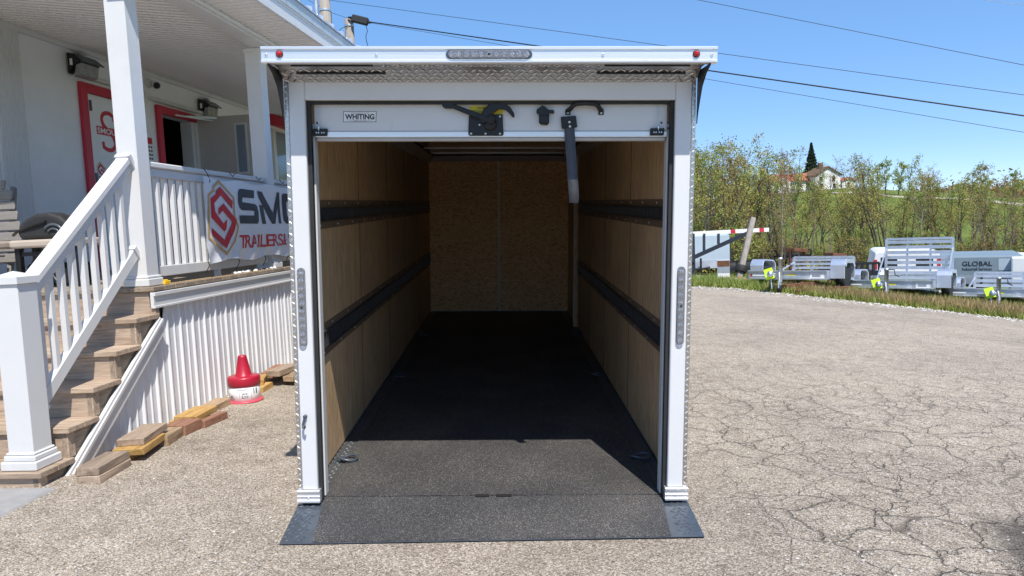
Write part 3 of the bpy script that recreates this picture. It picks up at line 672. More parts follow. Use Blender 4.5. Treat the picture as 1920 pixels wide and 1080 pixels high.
for sx in (-1, 1):
    gs = [(.0, 1.965), (-.2, 1.966), (-.2, 1.96), (-.135, 1.935), (-.075, 1.89), (-.035, 1.825), (-.012, 1.78), (.0, 1.74)]
    P('gusset', MB().prism(gs, lambda a, b, d: (sx * d, a, b), .9105, .915), 'dplate')
    c = (sx * .858 - .005, -.2, 2.003)
    cl = P('marker_lamp', MB().lathe([(.0125, 0), (.0125, .005), (.0095, .013), (.004, .016)], c, (0, -1, 0), 14), 'redlens')
    P('grommet', MB().lathe([(.0155, 0), (.015, .004), (.0125, .005)], c, (0, -1, 0), 14), 'blackrub', parent=cl)
    for x in (.917, .466): P('screw', MB().lathe([(.006, 0), (.006, .003), (.003, .006)], (sx * x, -.2, 1.999), (0, -1, 0), 8), 'bolt', parent=gt)
stop_light(-.003, 2.001, -.2, .356, .035, 11)
# running gear
for sx in (-1, 1):
    for f in (2.7, 3.5):
        w = P('wheel', MB().lathe([(.2, -.09), (.31, -.1), (.33, -.08), (.33, .08), (.31, .1), (.2, .09)], (sx * 1.06, f, .155), (sx, 0, 0), 24), 'tire')
        P('rim', MB().lathe([(.19, .0), (.2, .085), (.14, .06), (.06, .075), (.02, .075)], (sx * 1.06, f, .155), (sx, 0, 0), 18), 'alu', parent=w)
    P('fender', MB().prism([(2.25, .1), (2.3, .42), (2.4, .52), (3.8, .52), (3.9, .42), (3.95, .1), (3.9, .1), (3.86, .4), (3.78, .48), (2.42, .48), (2.34, .4), (2.3, .1)], lambda a, b, d: (sx * d, a, b), .906, 1.19), 'plate')
P('coupler_tongue', MB().beam((-.7, LEN, -.09), (0, LEN + 1.3, -.09), .06, .08).beam((.7, LEN, -.09), (0, LEN + 1.3, -.09), .06, .08), 'black')
# ------------------------------------------------------------------ porch and building (frame B: right, along the wall, up)
ZD = -.30; WX = -5.5
bd = thing('shop_building', 'white shop building with red door trim under a long covered porch', 'building', 'B', (WX, 9, -1.3))
def Q(name, mb, mat, parent=bd, bevel=0, **k): return mb.build(name, M[mat] if isinstance(mat, str) else mat, parent, bevel=bevel, **k)
w = MB()
for y0, y1, z0, z1 in ((3.2, 9.60, -1.35, 2.32), (10.42, 18, -1.35, 2.32), (9.60, 10.42, 1.70, 2.32), (9.60, 10.42, -1.35, ZD)): w.box(WX - .15, WX, y0, y1, z0, z1)
w.box(WX - 6, WX - .15, 17.9, 18, -1.35, 3.2).box(WX - 6, WX - .15, 3.2, 3.3, -1.35, 3.2)
Q('wall', w, 'wall')
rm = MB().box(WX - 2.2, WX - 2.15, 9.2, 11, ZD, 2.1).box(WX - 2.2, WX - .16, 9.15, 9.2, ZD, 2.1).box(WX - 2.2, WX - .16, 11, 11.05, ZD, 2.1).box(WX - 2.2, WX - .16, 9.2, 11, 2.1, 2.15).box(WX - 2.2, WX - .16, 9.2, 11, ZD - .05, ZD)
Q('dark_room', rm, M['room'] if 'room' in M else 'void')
sh = MB()
for z in (.2, .65, 1.1): sh.box(WX - 1.9, WX - 1.5, 9.4, 10.6, z, z + .03)
for k in range(9): sh.box(WX - 1.85, WX - 1.6, 9.45 + k * .12, 9.53 + k * .12, (.23, .68, 1.13)[k % 3], (.23, .68, 1.13)[k % 3] + .15 + .05 * (k % 2))
Q('store_shelf', sh, pm('shelf_goods', (.09, .06, .05), .6, var=.6, scale=7))
Q('corner_board', MB().box(WX + .002, WX + .035, 6.74, 7.10, -1.3, 2.15), 'vinyl', bevel=.004)
tr_ = MB()
for y in np.arange(6.76, 7.09, .04): tr_.box(WX + .035, WX + .040, y, y + .014, -1.3, 2.15)
Q('board_ribs', tr_, 'vinyl', kind='stuff')
Q('crown_trim', MB().box(WX + .002, WX + .05, 4.75, 18, 2.14, 2.20), 'vinyl', bevel=.008)
# first door: red frame, white leaf, emblem
d1 = Q('door', MB().box(WX + .002, WX + .02, 8.085, 9.0, ZD + .02, 1.70), 'wall', bevel=.003)
Q('door_frame', MB().box(WX + .002, WX + .045, 7.975, 8.085, ZD, 1.82).box(WX + .002, WX + .045, 9.0, 9.12, ZD, 1.82).box(WX + .002, WX + .0445, 8.0851, 8.9999, 1.715, 1.82), 'red', d1, bevel=.004)
for z in (1.52, .7): Q('hinge', MB().box(WX + .02, WX + .032, 8.125, 8.16, z, z + .12), 'dsteel', d1)
fw = lambda a, b: (WX + .0215, a, b)
q = MB(); add_text(q, 'S', fw, 8.30, 8.58, 1.08, 1.56, -.01)
for cy, cz, s in ((8.555, 1.47, 1), (8.325, 1.17, -1)): q.lathe([(.028, 0), (.027, .0006)], (WX + .021, cy, cz), (1, 0, 0), 14)
Q('door_emblem', q, 'redink', d1, raw=True)
Q('emblem_band', MB().box(WX + .021, WX + .0225, 8.22, 8.70, 1.27, 1.365), 'redink', d1)
q = MB(); add_text(q, 'SMOUSE', lambda a, b: (WX + .0232, a, b), 8.235, 8.69, 1.285, 1.35, .02); Q('emblem_lettering', q, 'label', d1, raw=True)
Q('drip_cap', MB().box(WX + .002, WX + .07, 7.9, 9.2, 1.865, 1.91), 'vinyl', bevel=.006)
# crest artwork in its own pixels, mapped onto a rectangle of the wall or banner
CR_OUT = [(135, 182), (78, 243), (80, 272), (36, 320), (44, 480), (55, 715), (208, 878), (304, 745), (320, 612), (298, 560), (280, 505), (277, 345)]
CR_IN = [(137, 212), (92, 258), (97, 285), (50, 332), (58, 480), (68, 708), (207, 850), (292, 738), (307, 615), (284, 565), (268, 510), (264, 352)]
HOOK1 = [(145, 243), (257, 380), (254, 452), (150, 325), (92, 400), (105, 478), (180, 585), (212, 545), (208, 640), (192, 660), (75, 530), (60, 352), (108, 312), (106, 284)]
HOOK2 = [(175, 400), (297, 555), (285, 640), (205, 815), (85, 690), (83, 625), (195, 735), (248, 600), (255, 570), (168, 465), (135, 510), (130, 447)]
def crest(parent, pos, d, big=True):
    ring = MB(); n = len(CR_OUT)
    ring.add([pos(a, b, d) for a, b in CR_OUT] + [pos(a, b, d) for a, b in CR_IN], [(i, (i + 1) % n, n + (i + 1) % n, n + i) for i in range(n)])
    ring.build('crest_outline', M['gold'], parent, raw=True)
    h = MB()
    for poly in (HOOK1, HOOK2):
        bm = bmesh.new(); f = bm.faces.new([bm.verts.new((a, b, 0)) for a, b in poly]); bm.normal_update(); bmesh.ops.triangulate(bm, faces=[f])
        bm.verts.index_update(); h.add([pos(v.co.x, v.co.y, d * 1.2) for v in bm.verts], [[v.index for v in t.verts] for t in bm.faces]); bm.free()
    h.build('crest_hooks', M['redink'], parent, raw=True)
crest(d1, lambda a, b, d: (WX + .02 + d, 8.165 + (a - 36) / 284 * .17, .955 - (b - 182) / 696 * .25), .003)
q = MB(); add_text(q, 'SM', fw, 8.35, 8.55, .80, .88, .01); Q('door_lettering', q, 'ink', d1, raw=True)
# second doorway standing open
Q('door_frame', MB().box(WX + .002, WX + .045, 9.49, 9.598, ZD, 1.80).box(WX + .002, WX + .0445, 9.5985, 10.5, 1.695, 1.80), 'red', bevel=.004)
Q('door_jamb', MB().box(WX - .14, WX + .03, 10.36, 10.44, ZD, 1.69).box(WX - .02, WX + .05, 10.445, 10.52, ZD, 1.69), 'vinyl', bevel=.004)
Q('drip_cap', MB().box(WX + .002, WX + .08, 9.35, 10.7, 1.83, 1.875), 'vinyl', bevel=.006)
lf = Q('open_door', MB().box(WX + .03, -4.62, 10.5, 10.545, ZD + .02, 1.77), pm('beige_door', (.5, .48, .45), .5, var=.03, dirt=(.35, .33, .3, .3)), bevel=.004)
Q('door_window', MB().box(-4.875, -4.745, 10.495, 10.4995, .96, 1.63), 'glass', lf)
q = MB().box(-4.905, -4.876, 10.488, 10.4995, .93, 1.66).box(-4.744, -4.715, 10.488, 10.4995, .93, 1.66).box(-4.8755, -4.7445, 10.488, 10.4995, 1.631, 1.66).box(-4.8755, -4.7445, 10.488, 10.4995, .93, .959)
Q('window_trim', q, 'vinyl', lf)
Q('door_closer', MB().beam((WX + .05, 10.2, 1.74), (-5.15, 10.48, 1.74), .03, .03).beam((WX + .05, 9.9, 1.72), (-5.2, 10.46, 1.70), .02, .02), 'galv', lf)
Q('notice', MB().box(WX + .002, WX + .005, 9.21, 9.37, .98, 1.36), 'label')
q = MB().box(WX + .0055, WX + .0062, 9.215, 9.365, 1.27, 1.35); Q('notice_header', q, 'redink')
q = MB()
for z in (1.22, 1.17, 1.12, 1.07, 1.02):
    for y in (9.22, 9.27, 9.32): q.box(WX + .0055, WX + .0062, y, y + .035, z, z + .022)
Q('notice_print', q, 'ink', kind='stuff')
# third opening farther along with a red awning
Q('red_awning', MB().prism([(.002, 2.16), (.002, 2.38), (.06, 2.38), (.35, 2.20), (.35, 2.12)], lambda a, b, d: (WX + a, d, b - .15), 13.1, 15.2), 'red', bevel=.004)
sb = Q('side_window', MB().box(WX + .002, WX + .04, 13.3, 15, 1.05, 1.92), 'glass'); Q('window_frame', MB().box(WX + .002, WX + .06, 13.18, 13.299, ZD, 1.95).box(WX + .002, WX + .06, 13.3, 15, .6, 1.049), 'vinyl', sb)
# porch ceiling: boards laid across, beam, soffit, fascia, roof
def lap_board(xa, za, xb, zb, y0, w, lip):      # one lapped ceiling board, its lower lip toward the street end
    v = [(x, y, z + d) for x, z in ((xa, za), (xb, zb)) for y, d in ((y0, 0), (y0 + w, lip), (y0 + w, lip + .02), (y0, lip + .02))]
    return MB().add(v, [(0, 1, 2, 3), (7, 6, 5, 4), (0, 4, 5, 1), (1, 5, 6, 2), (2, 6, 7, 3), (3, 7, 4, 0)])
m0 = lap_board(WX, 2.196, -3.021, 1.861, 4.72, .0935, .013)
cb0 = Q('ceiling_board', m0, M['ceil'] if 'ceil' in M else 'vinyl')
for k in range(1, 139): put(cb0, 'ceiling_board', bd, (0, k * .0945, 0))
Q('porch_beam', MB().box(-3.02, -2.845, 4.72, 18, 1.784, 2.0), 'vinyl', bevel=.004)
Q('beam_trim', MB().box(-2.8445, -2.815, 4.72, 18, 1.80, 1.832), 'vinyl', bevel=.008)
s0 = Q('soffit_board', lap_board(-2.8445, 1.831, -2.42, 1.831, 4.72, .0825, .008), M['ceil'] if 'ceil' in M else 'vinyl')
for k in range(1, 160): put(s0, 'soffit_board', bd, (0, k * .083, 0))
Q('fascia', MB().box(-2.42, -2.40, 4.70, 18, 1.815, 1.92).box(-2.42, -2.394, 4.70, 18, 1.9205, 2.02), 'vinyl', bevel=.003)
dr = Q('drip_edge', MB().box(-2.393, -2.385, 4.69, 18, 1.94, 2.035), M['bluegrey'])
rf = MB()
for k in range(44):
    y = 4.68 + k * .305
    rf.prism([(-2.37, 2.035), (-7.2, 3.33), (-7.2, 3.35), (-2.37, 2.05)], lambda a, b, d: (a, d, b), y, y + .30)
    rf.prism([(-2.36, 2.035), (-7.2, 3.33), (-7.2, 3.375), (-2.36, 2.08)], lambda a, b, d: (a, d, b), y + .30, y + .345 - .04)
Q('roof_sheet', rf, 'galv', kind='stuff')
Q('rake_board', MB().prism([(-2.40, 1.82), (-2.40, 2.03), (-7.2, 3.31), (-7.2, 3.0), (WX, 2.2)], lambda a, b, d: (a, d, b), 4.695, 4.718), 'vinyl')
q = MB()
for k in range(30): q.lathe([(.012, 0), (.012, .012), (.006, .016)], (-2.40, 4.8 + k * .45, 2.062), (0.26, 0, .96), 6)
Q('roof_screws', q, 'bolt', kind='stuff')
# floodlights and the camera on the wall
def floodlight(y, z, s, label):
    t = thing('floodlight', label, 'floodlight', 'B', (WX, y, z), 'floodlights on the porch wall')
    pr = lambda a, b, d: (WX + a * .68, y + d, z + b)
    Q('housing', MB().prism([(.03, -.10), (.03, .13), (.17, .10), (.25, .02), (.14, .0)], pr, -.17 * s, .17 * s), 'black', t, .006)
    Q('hood', MB().prism([(.16, .105), (.165, .115), (.31, .03), (.30, .02)], pr, -.19 * s, .19 * s), 'dsteel', t)
    Q('lens', MB().prism([(.142, -.002), (.25, .018), (.22, -.11), (.10, -.13)], pr, -.15 * s, .15 * s), 'glassgrey', t, .008)
    Q('bracket', MB().tube([(WX + .002, y, z + .13), (WX + .06, y, z + .16), (WX + .12, y, z + .11)], .022, 8), 'galv', t)
    Q('rating_label', MB().box(WX + .05, WX + .08, y - .1735 * s, y - .1705 * s, z - .01, z + .06), 'label', t)
floodlight(7.99, 1.97, 1.0, 'dusty black wall floodlight nearer the steps, above the emblem door'); floodlight(10.78, 1.93, .95, 'dusty black wall floodlight above the open beige door')
t = thing('security_camera', 'small white security camera on the wall between the two doors', 'camera', 'B', (WX, 9.38, 2.04))
Q('camera_base', MB().lathe([(.06, 0), (.06, .02), (.04, .05)], (WX + .002, 9.38, 2.05), (1, 0, 0), 16), 'vinyl', t)
Q('camera_body', MB().lathe([(.035, -.07), (.05, -.05), (.055, .04), (.045, .06)], (WX + .10, 9.40, 2.03), (.6, -.75, -.3), 16), 'vinyl', t)
Q('camera_lens', MB().lathe([(.042, 0), (.038, .006), (.02, .01)], (WX + .10 + .06 * .6, 9.40 - .06 * .75, 2.03 - .018), (.6, -.75, -.3), 16), 'black', t)
# posts
def post(y0, label):
    t = thing('porch_post', label, 'post', 'B', (-3.02, y0 + .07, ZD), 'porch posts')
    Q('shaft', MB().box(-3.095, -2.95, y0, y0 + .145, ZD + .002, 1.7835), 'vinyl', t, .004)
    Q('base_trim', MB().box(-3.115, -2.93, y0 - .02, y0 + .165, ZD + .003, ZD + .055).box(-3.107, -2.938, y0 - .012, y0 + .157, ZD + .055, ZD + .075), 'vinyl', t, .006)
    Q('cap_trim', MB().box(-3.107, -2.938, y0 - .012, y0 + .157, 1.735, 1.7832), 'vinyl', t, .006)
post(4.83, 'white porch post at the top of the wooden steps'); post(6.95, 'white porch post behind the banner, beside the trailer')
# deck
dk = thing('porch_deck', 'raised porch deck with timber boards and a white skirt board', 'deck', 'B', (-4.2, 9, ZD))
b0 = Q('deck_board', MB().box(WX + .01, -2.895, 4.80, 4.937, ZD - .032, ZD), 'stairend', dk, .003)
for k in range(1, 94): put(b0, 'deck_board', dk, (0, k * .1415, 0))
Q('rim_joist', MB().box(-2.95, -2.925, 4.86, 18, ZD - .135, ZD - .034), 'stairend', dk)
Q('skirt_board', MB().box(-2.9245, -2.90, 4.80, 18, -.448, -.338).box(-2.8995, -2.888, 4.80, 18, -.365, -.338).box(-2.8995, -2.892, 4.80, 18, -.448, -.43), 'vinyl', dk, .003)
# ribbed skirting panels
sk = thing('porch_skirting', 'white ribbed vertical skirting closing the space under the porch', 'skirting', 'B', (-2.93, 8, -1.28))
PITCH_R = .0875
def stair_line(y): return -.62 + (y - 4.87) * .735
def skirt_panel(y0, y1):
    n = int(round((y1 - y0) / PITCH_R)); mb = MB()
    for i in range(n):
        y = y0 + i * PITCH_R; pr = [(0, 0), (.026, 0), (.034, .016), (.046, .016), (.054, 0), (.0875, 0)]
        if i % 2: pr = [(0, 0), (.040, 0), (.046, .009), (.052, .009), (.058, 0), (.0875, 0)]
        for (a, da), (b, db) in zip(pr, pr[1:]):
            ya, yb = y + a, y + b
            za, zb = [min(-.449, stair_line(v) + .03) if v < 4.95 else -.449 for v in (ya, yb)]
            g = [gz(*b2w(-2.93, v)) - .03 for v in (ya, yb)]
            if za < g[0] and zb < g[1]: continue
            mb.add([(-2.935 + da, ya, g[0]), (-2.935 + db, yb, g[1]), (-2.935 + db, yb, max(zb, g[1])), (-2.935 + da, ya, max(za, g[0]))], [(0, 1, 2, 3)])
    if mb.v: Q('skirting_panel', mb, M['skirt'], sk, raw=True)
for k in range(12): skirt_panel(3.72 + k * PITCH_R * 10, 3.72 + (k + 1) * PITCH_R * 10)
# steps
stp = thing('steps', 'timber steps rising to the porch deck beside the white railing', 'steps', 'B', (-3.6, 3.6, -1.3))
LX = -4.35
for k in range(5):
    y0 = 3.60 + .24 * k; z = -1.185 + .175 * k; y1 = y0 + .275
    Q('tread', MB().box(LX, -2.885, y0, y0 + .136, z - .032, z), 'stairwood', stp, .003)
    Q('tread', MB().box(LX, -2.885, y0 + .139, y1 + .001, z - .032, z), 'stairwood', stp, .003)
    Q('riser', MB().box(LX, -2.945, y0 + .022, y0 + .045, z - .175 - (.06 if k == 0 else 0), z - .0325), 'stairwood', stp, .002)
    Q('step_end', MB().box(-2.944, -2.916, y0 + .020, y0 + .30, max(z - .19, -1.33), z - .033), 'stairend', stp, .002)
    Q('corner_block', MB().box(-2.9155, -2.905, y0 + .018, y0 + .075, max(z - .175, -1.33), z - .034), 'stairwood', stp, .002)
Q('riser', MB().box(LX, -2.945, 4.822, 4.845, -.49, ZD - .033), 'stairwood', stp, .002)
Q('corner_block', MB().box(-2.944, -2.90, 4.815, 4.86, -.49, -.449), 'stairwood', stp, .002)
Q('stringer', MB().beam((LX + .05, 3.62, -1.25), (LX + .05, 4.85, -.38), .04, .24), 'stairend', stp)
q = MB(); 
def on_line(y, dz, x): return (x, y, stair_line(y) + dz)
q.beam(on_line(3.74, .055, -2.898), on_line(4.86, .055, -2.898), .022, .11)
q.beam(on_line(3.76, .098, -2.888), on_line(4.86, .098, -2.888), .03, .022)
q.beam(on_line(3.70, .124, -2.893), on_line(4.84, .124, -2.893), .024, .02)
Q('stringer_trim', q, 'vinyl', stp, .002)
# stair railing
sr_ = thing('stair_railing', 'white stair railing with square newel post beside the timber steps', 'railing', 'B', (-3.02, 3.8, -1.18))
nw = Q('newel_post', MB().box(-3.10, -2.955, 3.655, 3.80, -1.183, -.185), 'vinyl', sr_, .004)
Q('newel_cap', MB().box(-3.112, -2.943, 3.643, 3.812, -.185, -.150).add([(-3.112, 3.643, -.1495), (-2.943, 3.643, -.1495), (-2.943, 3.812, -.1495), (-3.112, 3.812, -.1495), (-3.0275, 3.7275, -.118)], [(0, 1, 4), (1, 2, 4), (2, 3, 4), (3, 0, 4), (3, 2, 1, 0)]), 'vinyl', nw)
Q('newel_base', MB().box(-3.13, -2.925, 3.625, 3.83, -1.184, -1.135).box(-3.118, -2.937, 3.637, 3.818, -1.1349, -1.105).box(-3.11, -2.945, 3.645, 3.81, -1.1049, -1.09), 'vinyl', nw, .006)
sl2 = (.575 + .205) / (4.815 - 3.80)
rail_top = lambda y: -.205 + (y - 3.80) * sl2
rail_bot = lambda y: -.875 + (y - 3.80) * .80
X = -3.0225
Q('top_rail', MB().beam((X, 3.802, rail_top(3.8)), (X, 4.829, rail_top(4.829)), .092, .045), 'vinyl', sr_, .008)
Q('sub_rail', MB().beam((X, 3.8015, rail_top(3.8) - .062), (X, 4.8285, rail_top(4.8285) - .062), .05, .06), 'vinyl', sr_, .004)
Q('bottom_rail', MB().beam((X, 3.8015, rail_bot(3.8)), (X, 4.8285, rail_bot(4.8285)), .05, .075), 'vinyl', sr_, .004)
Q('rail_bracket', MB().beam((X, 4.80, rail_bot(4.8)), (X, 4.8285, rail_bot(4.8285)), .07, .10), 'vinyl', sr_, .004)
Q('rail_bracket', MB().beam((X, 4.80, rail_top(4.8) - .03), (X, 4.8285, rail_top(4.8285) - .03), .105, .12), 'vinyl', sr_, .004)
Q('rail_bracket', MB().beam((X, 3.802, rail_bot(3.8)), (X, 3.83, rail_bot(3.83)), .07, .10), 'vinyl', sr_, .004)
for k in range(9):
    y = 3.875 + k * .104
    Q('baluster', MB().box(X - .0175, X + .0175, y - .0175, y + .0175, rail_bot(y) + .015, rail_top(y) - .08), 'vinyl', sr_, .002)
# deck railing
def deck_rail(y0, y1, label, lo=0):
    t = thing('deck_railing', label, 'railing', 'B', (X, y0, ZD), 'deck railings between the porch posts')
    Q('top_rail', MB().box(X - .045, X + .045, y0, y1, .525, .566), 'vinyl', t, .008)
    Q('sub_rail', MB().box(X - .025, X + .025, y0 + .001, y1 - .001, .462, .5245), 'vinyl', t, .004)
    Q('bottom_rail', MB().box(X - .025, X + .025, y0, y1, -.245, -.170), 'vinyl', t, .004)
    q = Q('foot_block', MB().box(X - .02, X + .02, (y0 + y1) / 2 - .02, (y0 + y1) / 2 + .02, ZD, -.2455), 'vinyl', t)
    n = int((y1 - y0 - .06) / .1035); b = None
    for k in range(n):
        y = y0 + .075 + k * .1035
        if b is None: b = Q('baluster', MB().box(X - .0175, X + .0175, y - .0175, y + .0175, -.1695, .4615), 'vinyl', t, .002)
        else: put(b, 'baluster', t, (0, k * .1035, 0))
deck_rail(4.977, 6.948, 'white deck railing between the two porch posts, carrying the banner'); deck_rail(7.097, 9.2, 'white deck railing running behind the open trailer')
# banner tied to the railing
bn = thing('banner', 'white vinyl banner with red crest and dark lettering tied to the deck railing', 'banner', 'B', (-2.93, 6.6, -.2))
def sag(y, z):
    k = max(0, min(1, (.05 - z) / .25)); 
    return .006 * math.sin(y * 4.2 + 1) + .014 * k * math.sin(y * 13 + z * 9) + .010 * k * math.sin(y * 23 - z * 21 + 1) + .006 * math.sin(z * 9 + y * 3)
BXX = -2.948
def bpos(a, b, d):                       # crest pixels to the cloth
    p = bpt(380 + a / 4.911, 300 + b / 4.911, 0, -2.93); return (BXX + .022 + sag(p[1], p[2]) + d, p[1], p[2])
mb = MB(); NY, NZ = 80, 26
for i in range(NY + 1):
    for j in range(NZ + 1):
        y = 5.66 + 2.3 * i / NY; zt = .50 - .02 * math.sin((y - 5.66) * math.pi / .62) ** 2; zb = -.178 - .014 * math.cos((y - 5.66) * 8)
        z = zb + (zt - zb) * j / NZ; mb.v.append((BXX + .02 + sag(y, z), y, z))
for i in range(NY):
    for j in range(NZ): k = i * (NZ + 1) + j; mb.f.append([k, k + 1, k + NZ + 2, k + NZ + 1]); mb.sm.append(True)
cl = Q('cloth', mb, 'cloth', bn, raw=True)
crest(bn, bpos, .0025)
bt = lambda a, b: (BXX + .0235 + sag(a, b), a, b)
def poly_on(mb, pts, sub=6):
    bm = bmesh.new(); bm.faces.new([bm.verts.new((a, b, 0)) for a, b in pts])
    for ax in (0, 1):
        lo, hi = min(v.co[ax] for v in bm.verts), max(v.co[ax] for v in bm.verts)
        for k in range(1, sub):
            co = [0, 0, 0]; no = [0, 0, 0]; co[ax] = lo + (hi - lo) * k / sub; no[ax] = 1
            bmesh.ops.bisect_plane(bm, geom=bm.verts[:] + bm.edges[:] + bm.faces[:], plane_co=co, plane_no=no)
    bmesh.ops.triangulate(bm, faces=bm.faces); bm.verts.index_update()
    mb.add([bt(v.co.x, v.co.y) for v in bm.verts], [[v.index for v in f.verts] for f in bm.faces]); bm.free()
def PX(cx, cy): p = bpt(380 + cx / 4.911, 300 + cy / 4.911, 0, -2.93); return (p[1], p[2])
ltr = MB()
for pl in ([(345, 265), (475, 280), (475, 352), (358, 345), (352, 388), (480, 405), (502, 425), (514, 480), (512, 560), (500, 587), (330, 585), (322, 510), (470, 512), (474, 468), (345, 462), (325, 440), (312, 380), (315, 300), (325, 275)],
           [(505, 285), (548, 292), (655, 490), (682, 297), (702, 300), (726, 585), (705, 585), (692, 440), (672, 587), (640, 587), (520, 345)],
           [(522, 412), (560, 420), (584, 588), (548, 588)],
           [(735, 308), (900, 330), (905, 400), (765, 385), (778, 520), (900, 530), (905, 590), (770, 585), (748, 560), (725, 360), (724, 325)]):
    poly_on(ltr, [PX(*p) for p in pl])
Q('banner_lettering', ltr, 'ink', bn, raw=True)
q = MB()
for ch, a, b in (('T', 340, 395), ('R', 388, 440), ('A', 440, 500), ('I', 508, 520), ('L', 540, 578), ('E', 588, 640), ('R', 648, 690), ('S', 698, 735), ('&', 745, 768), ('S', 790, 830)):
    (y0, z0), (y1, z1) = PX(a, 812 + (b - 340) * -.02), PX(b, 700)
    add_text(q, ch, bt, y0, y1, -.085, .03, .015)
Q('banner_tagline', q, 'redink', bn, raw=True)
for px, py, L in ((438, 322, .09), (487, 330, .09), (531, 337, .09), (392, 335, .06)):
    p = bpt(px, py, 0, -2.93); Q('zip_tie', MB().tube([(-2.97, p[1], .57), (-2.945, p[1] + .005, .53), (-2.92, p[1] - .005, p[2] - .02), (-2.93, p[1] - .02, p[2] - .04)], .0035, 5), 'black', bn)
for px in (391, 448, 498, 540):
    p = bpt(px, 488, 0, -2.93); Q('zip_tie', MB().tube([(-2.935, p[1], -.165), (-2.925, p[1], -.2), (-2.96, p[1], -.26)], .0035, 5), 'black', bn)
# things on the deck edge and in the corner
t = thing('shell_heap', 'white broken shells lying on the deck edge under the banner', 'shells', 'B', (-2.96, 6.4, ZD))
q = MB(); rnd = random.Random(4)
for k in range(46):
    y = 6.1 + rnd.random() * .85; x = -2.93 - rnd.random() * .05; s = .008 + rnd.random() * .014
    q.lathe([(.001, 0), (s, .002), (s * .7, s * .8), (.001, s)], (x, y, ZD + .001), (rnd.uniform(-.5, .5), rnd.uniform(-.5, .5), 1), 6)
Q('shells', q, 'label', t, raw=True, kind='stuff')
q = MB()
for k in range(60):
    y = 5.05 + k * .03; q.lathe([(.001, 0), (.008, .001), (.006, .006), (.001, .008)], (-2.915 + .008 * math.sin(k * 2.1), y, ZD + .001), (0, 0, 1), 6)
o = Q('corn_trail', q, 'yellowwood', None, raw=True, frame='B', base=(-2.92, 5.9, ZD)); o['kind'] = 'stuff'
o = MB().box(-2.955, -2.915, 4.985, 5.06, ZD + .001, ZD + .028).box(-2.945, -2.925, 5.0, 5.045, ZD + .0281, ZD + .036).build('yellow_clip', M['hiyellow'], frame='B', base=(-2.94, 5.02, ZD), bevel=.004); tag(o, 'small yellow plastic clip lying at the foot of the porch post', 'clip')
ch = thing('deck_chair', 'grey-brown slatted plastic deck chair with a tan armrest behind the stair railing', 'chair', 'B', (-4.75, 5.75, ZD))
for k in range(8):
    z = .52 - k * .085; hw = .21 + .028 * min(k, 6) - (.05 if k == 0 else 0)
    Q('back_slat', MB().beam((-4.80 - hw, 5.78 - k * .022, z), (-4.80 + hw, 5.72 - k * .022, z), .022, .078, (0, .25, 1)), 'plastic_grey', ch, .008)
for s in (-1, 1): Q('back_post', MB().beam((-4.8 + s * .17, 5.80, .5), (-4.8 + s * .25, 5.56, -.25), .03, .05), 'plastic_grey', ch)
for k in range(5): Q('seat_slat', MB().beam((-5.06, 5.5 - k * .095, -.05 - k * -.012), (-4.52, 5.46 - k * .095, -.05 - k * -.012), .085, .022), 'plastic_grey', ch, .006)
for s, x in ((-1, -5.12), (1, -4.34)): 
    Q('armrest', MB().box(x - .09, x + .12, 5.02, 5.72, .0, .058), 'plastic_tan', ch, .016, seg=2)
    Q('chair_leg', MB().box(x - .03, x + .03, 5.08, 5.13, ZD, -.001), 'plastic_grey', ch); Q('chair_leg', MB().box(x - .03, x + .03, 5.6, 5.65, ZD, -.001), 'plastic_grey', ch)
tb = thing('bench_table', 'low dark metal table with a tan plank top beside the deck chair', 'table', 'B', (-4.3, 5.4, ZD))
Q('plank_top', MB().box(-4.20, -3.62, 5.15, 5.42, .0, .06), 'plastic_tan', tb, .016, seg=2)
for x in (-4.16, -3.7):
    for y in (5.2, 5.38): Q('table_leg', MB().box(x - .02, x + .02, y - .02, y + .02, ZD, -.001), 'black', tb)
Q('table_brace', MB().tube([(-4.14, 5.2, -.28), (-4.02, 5.2, -.05), (-3.86, 5.2, -.28)], .02, 8).box(-4.18, -3.66, 5.19, 5.21, -.06, -.03), 'black', tb)
Q('dark_shelf', MB().box(-4.16, -3.7, 5.25, 5.36, -.29, -.12), 'void', tb, .02)
bg_ = thing('black_bag', 'round black padded bag resting on the porch table', 'bag', 'B', (-4.02, 5.5, .06))
prof = [(-.20, .0), (-.215, .05), (-.20, .10), (-.15, .15), (-.06, .19), (.04, .195), (.13, .165), (.19, .11), (.215, .05), (.205, .0)]
Q('bag_body', MB().prism(prof, lambda a, b, d: (-3.95 + a, 5.29 + d, .062 + b), -.09, .09), 'blackrub', bg_, .03, seg=3)
Q('bag_handle', MB().tube([(-4.24, 5.26, .10), (-4.16, 5.2, .125), (-4.02, 5.19, .165), (-3.92, 5.19, .19)], .011, 8), 'black', bg_)
Q('bag_trim', MB().tube([(-3.87 + .07 * math.cos(t), 5.193, .11 + .055 * math.sin(t)) for t in np.linspace(.2, 2.6, 10)], .012, 6).tube([(-3.87 + .045 * math.cos(t), 5.193, .10 + .035 * math.sin(t)) for t in np.linspace(.2, 2.6, 10)], .009, 6), 'dsteel', bg_)
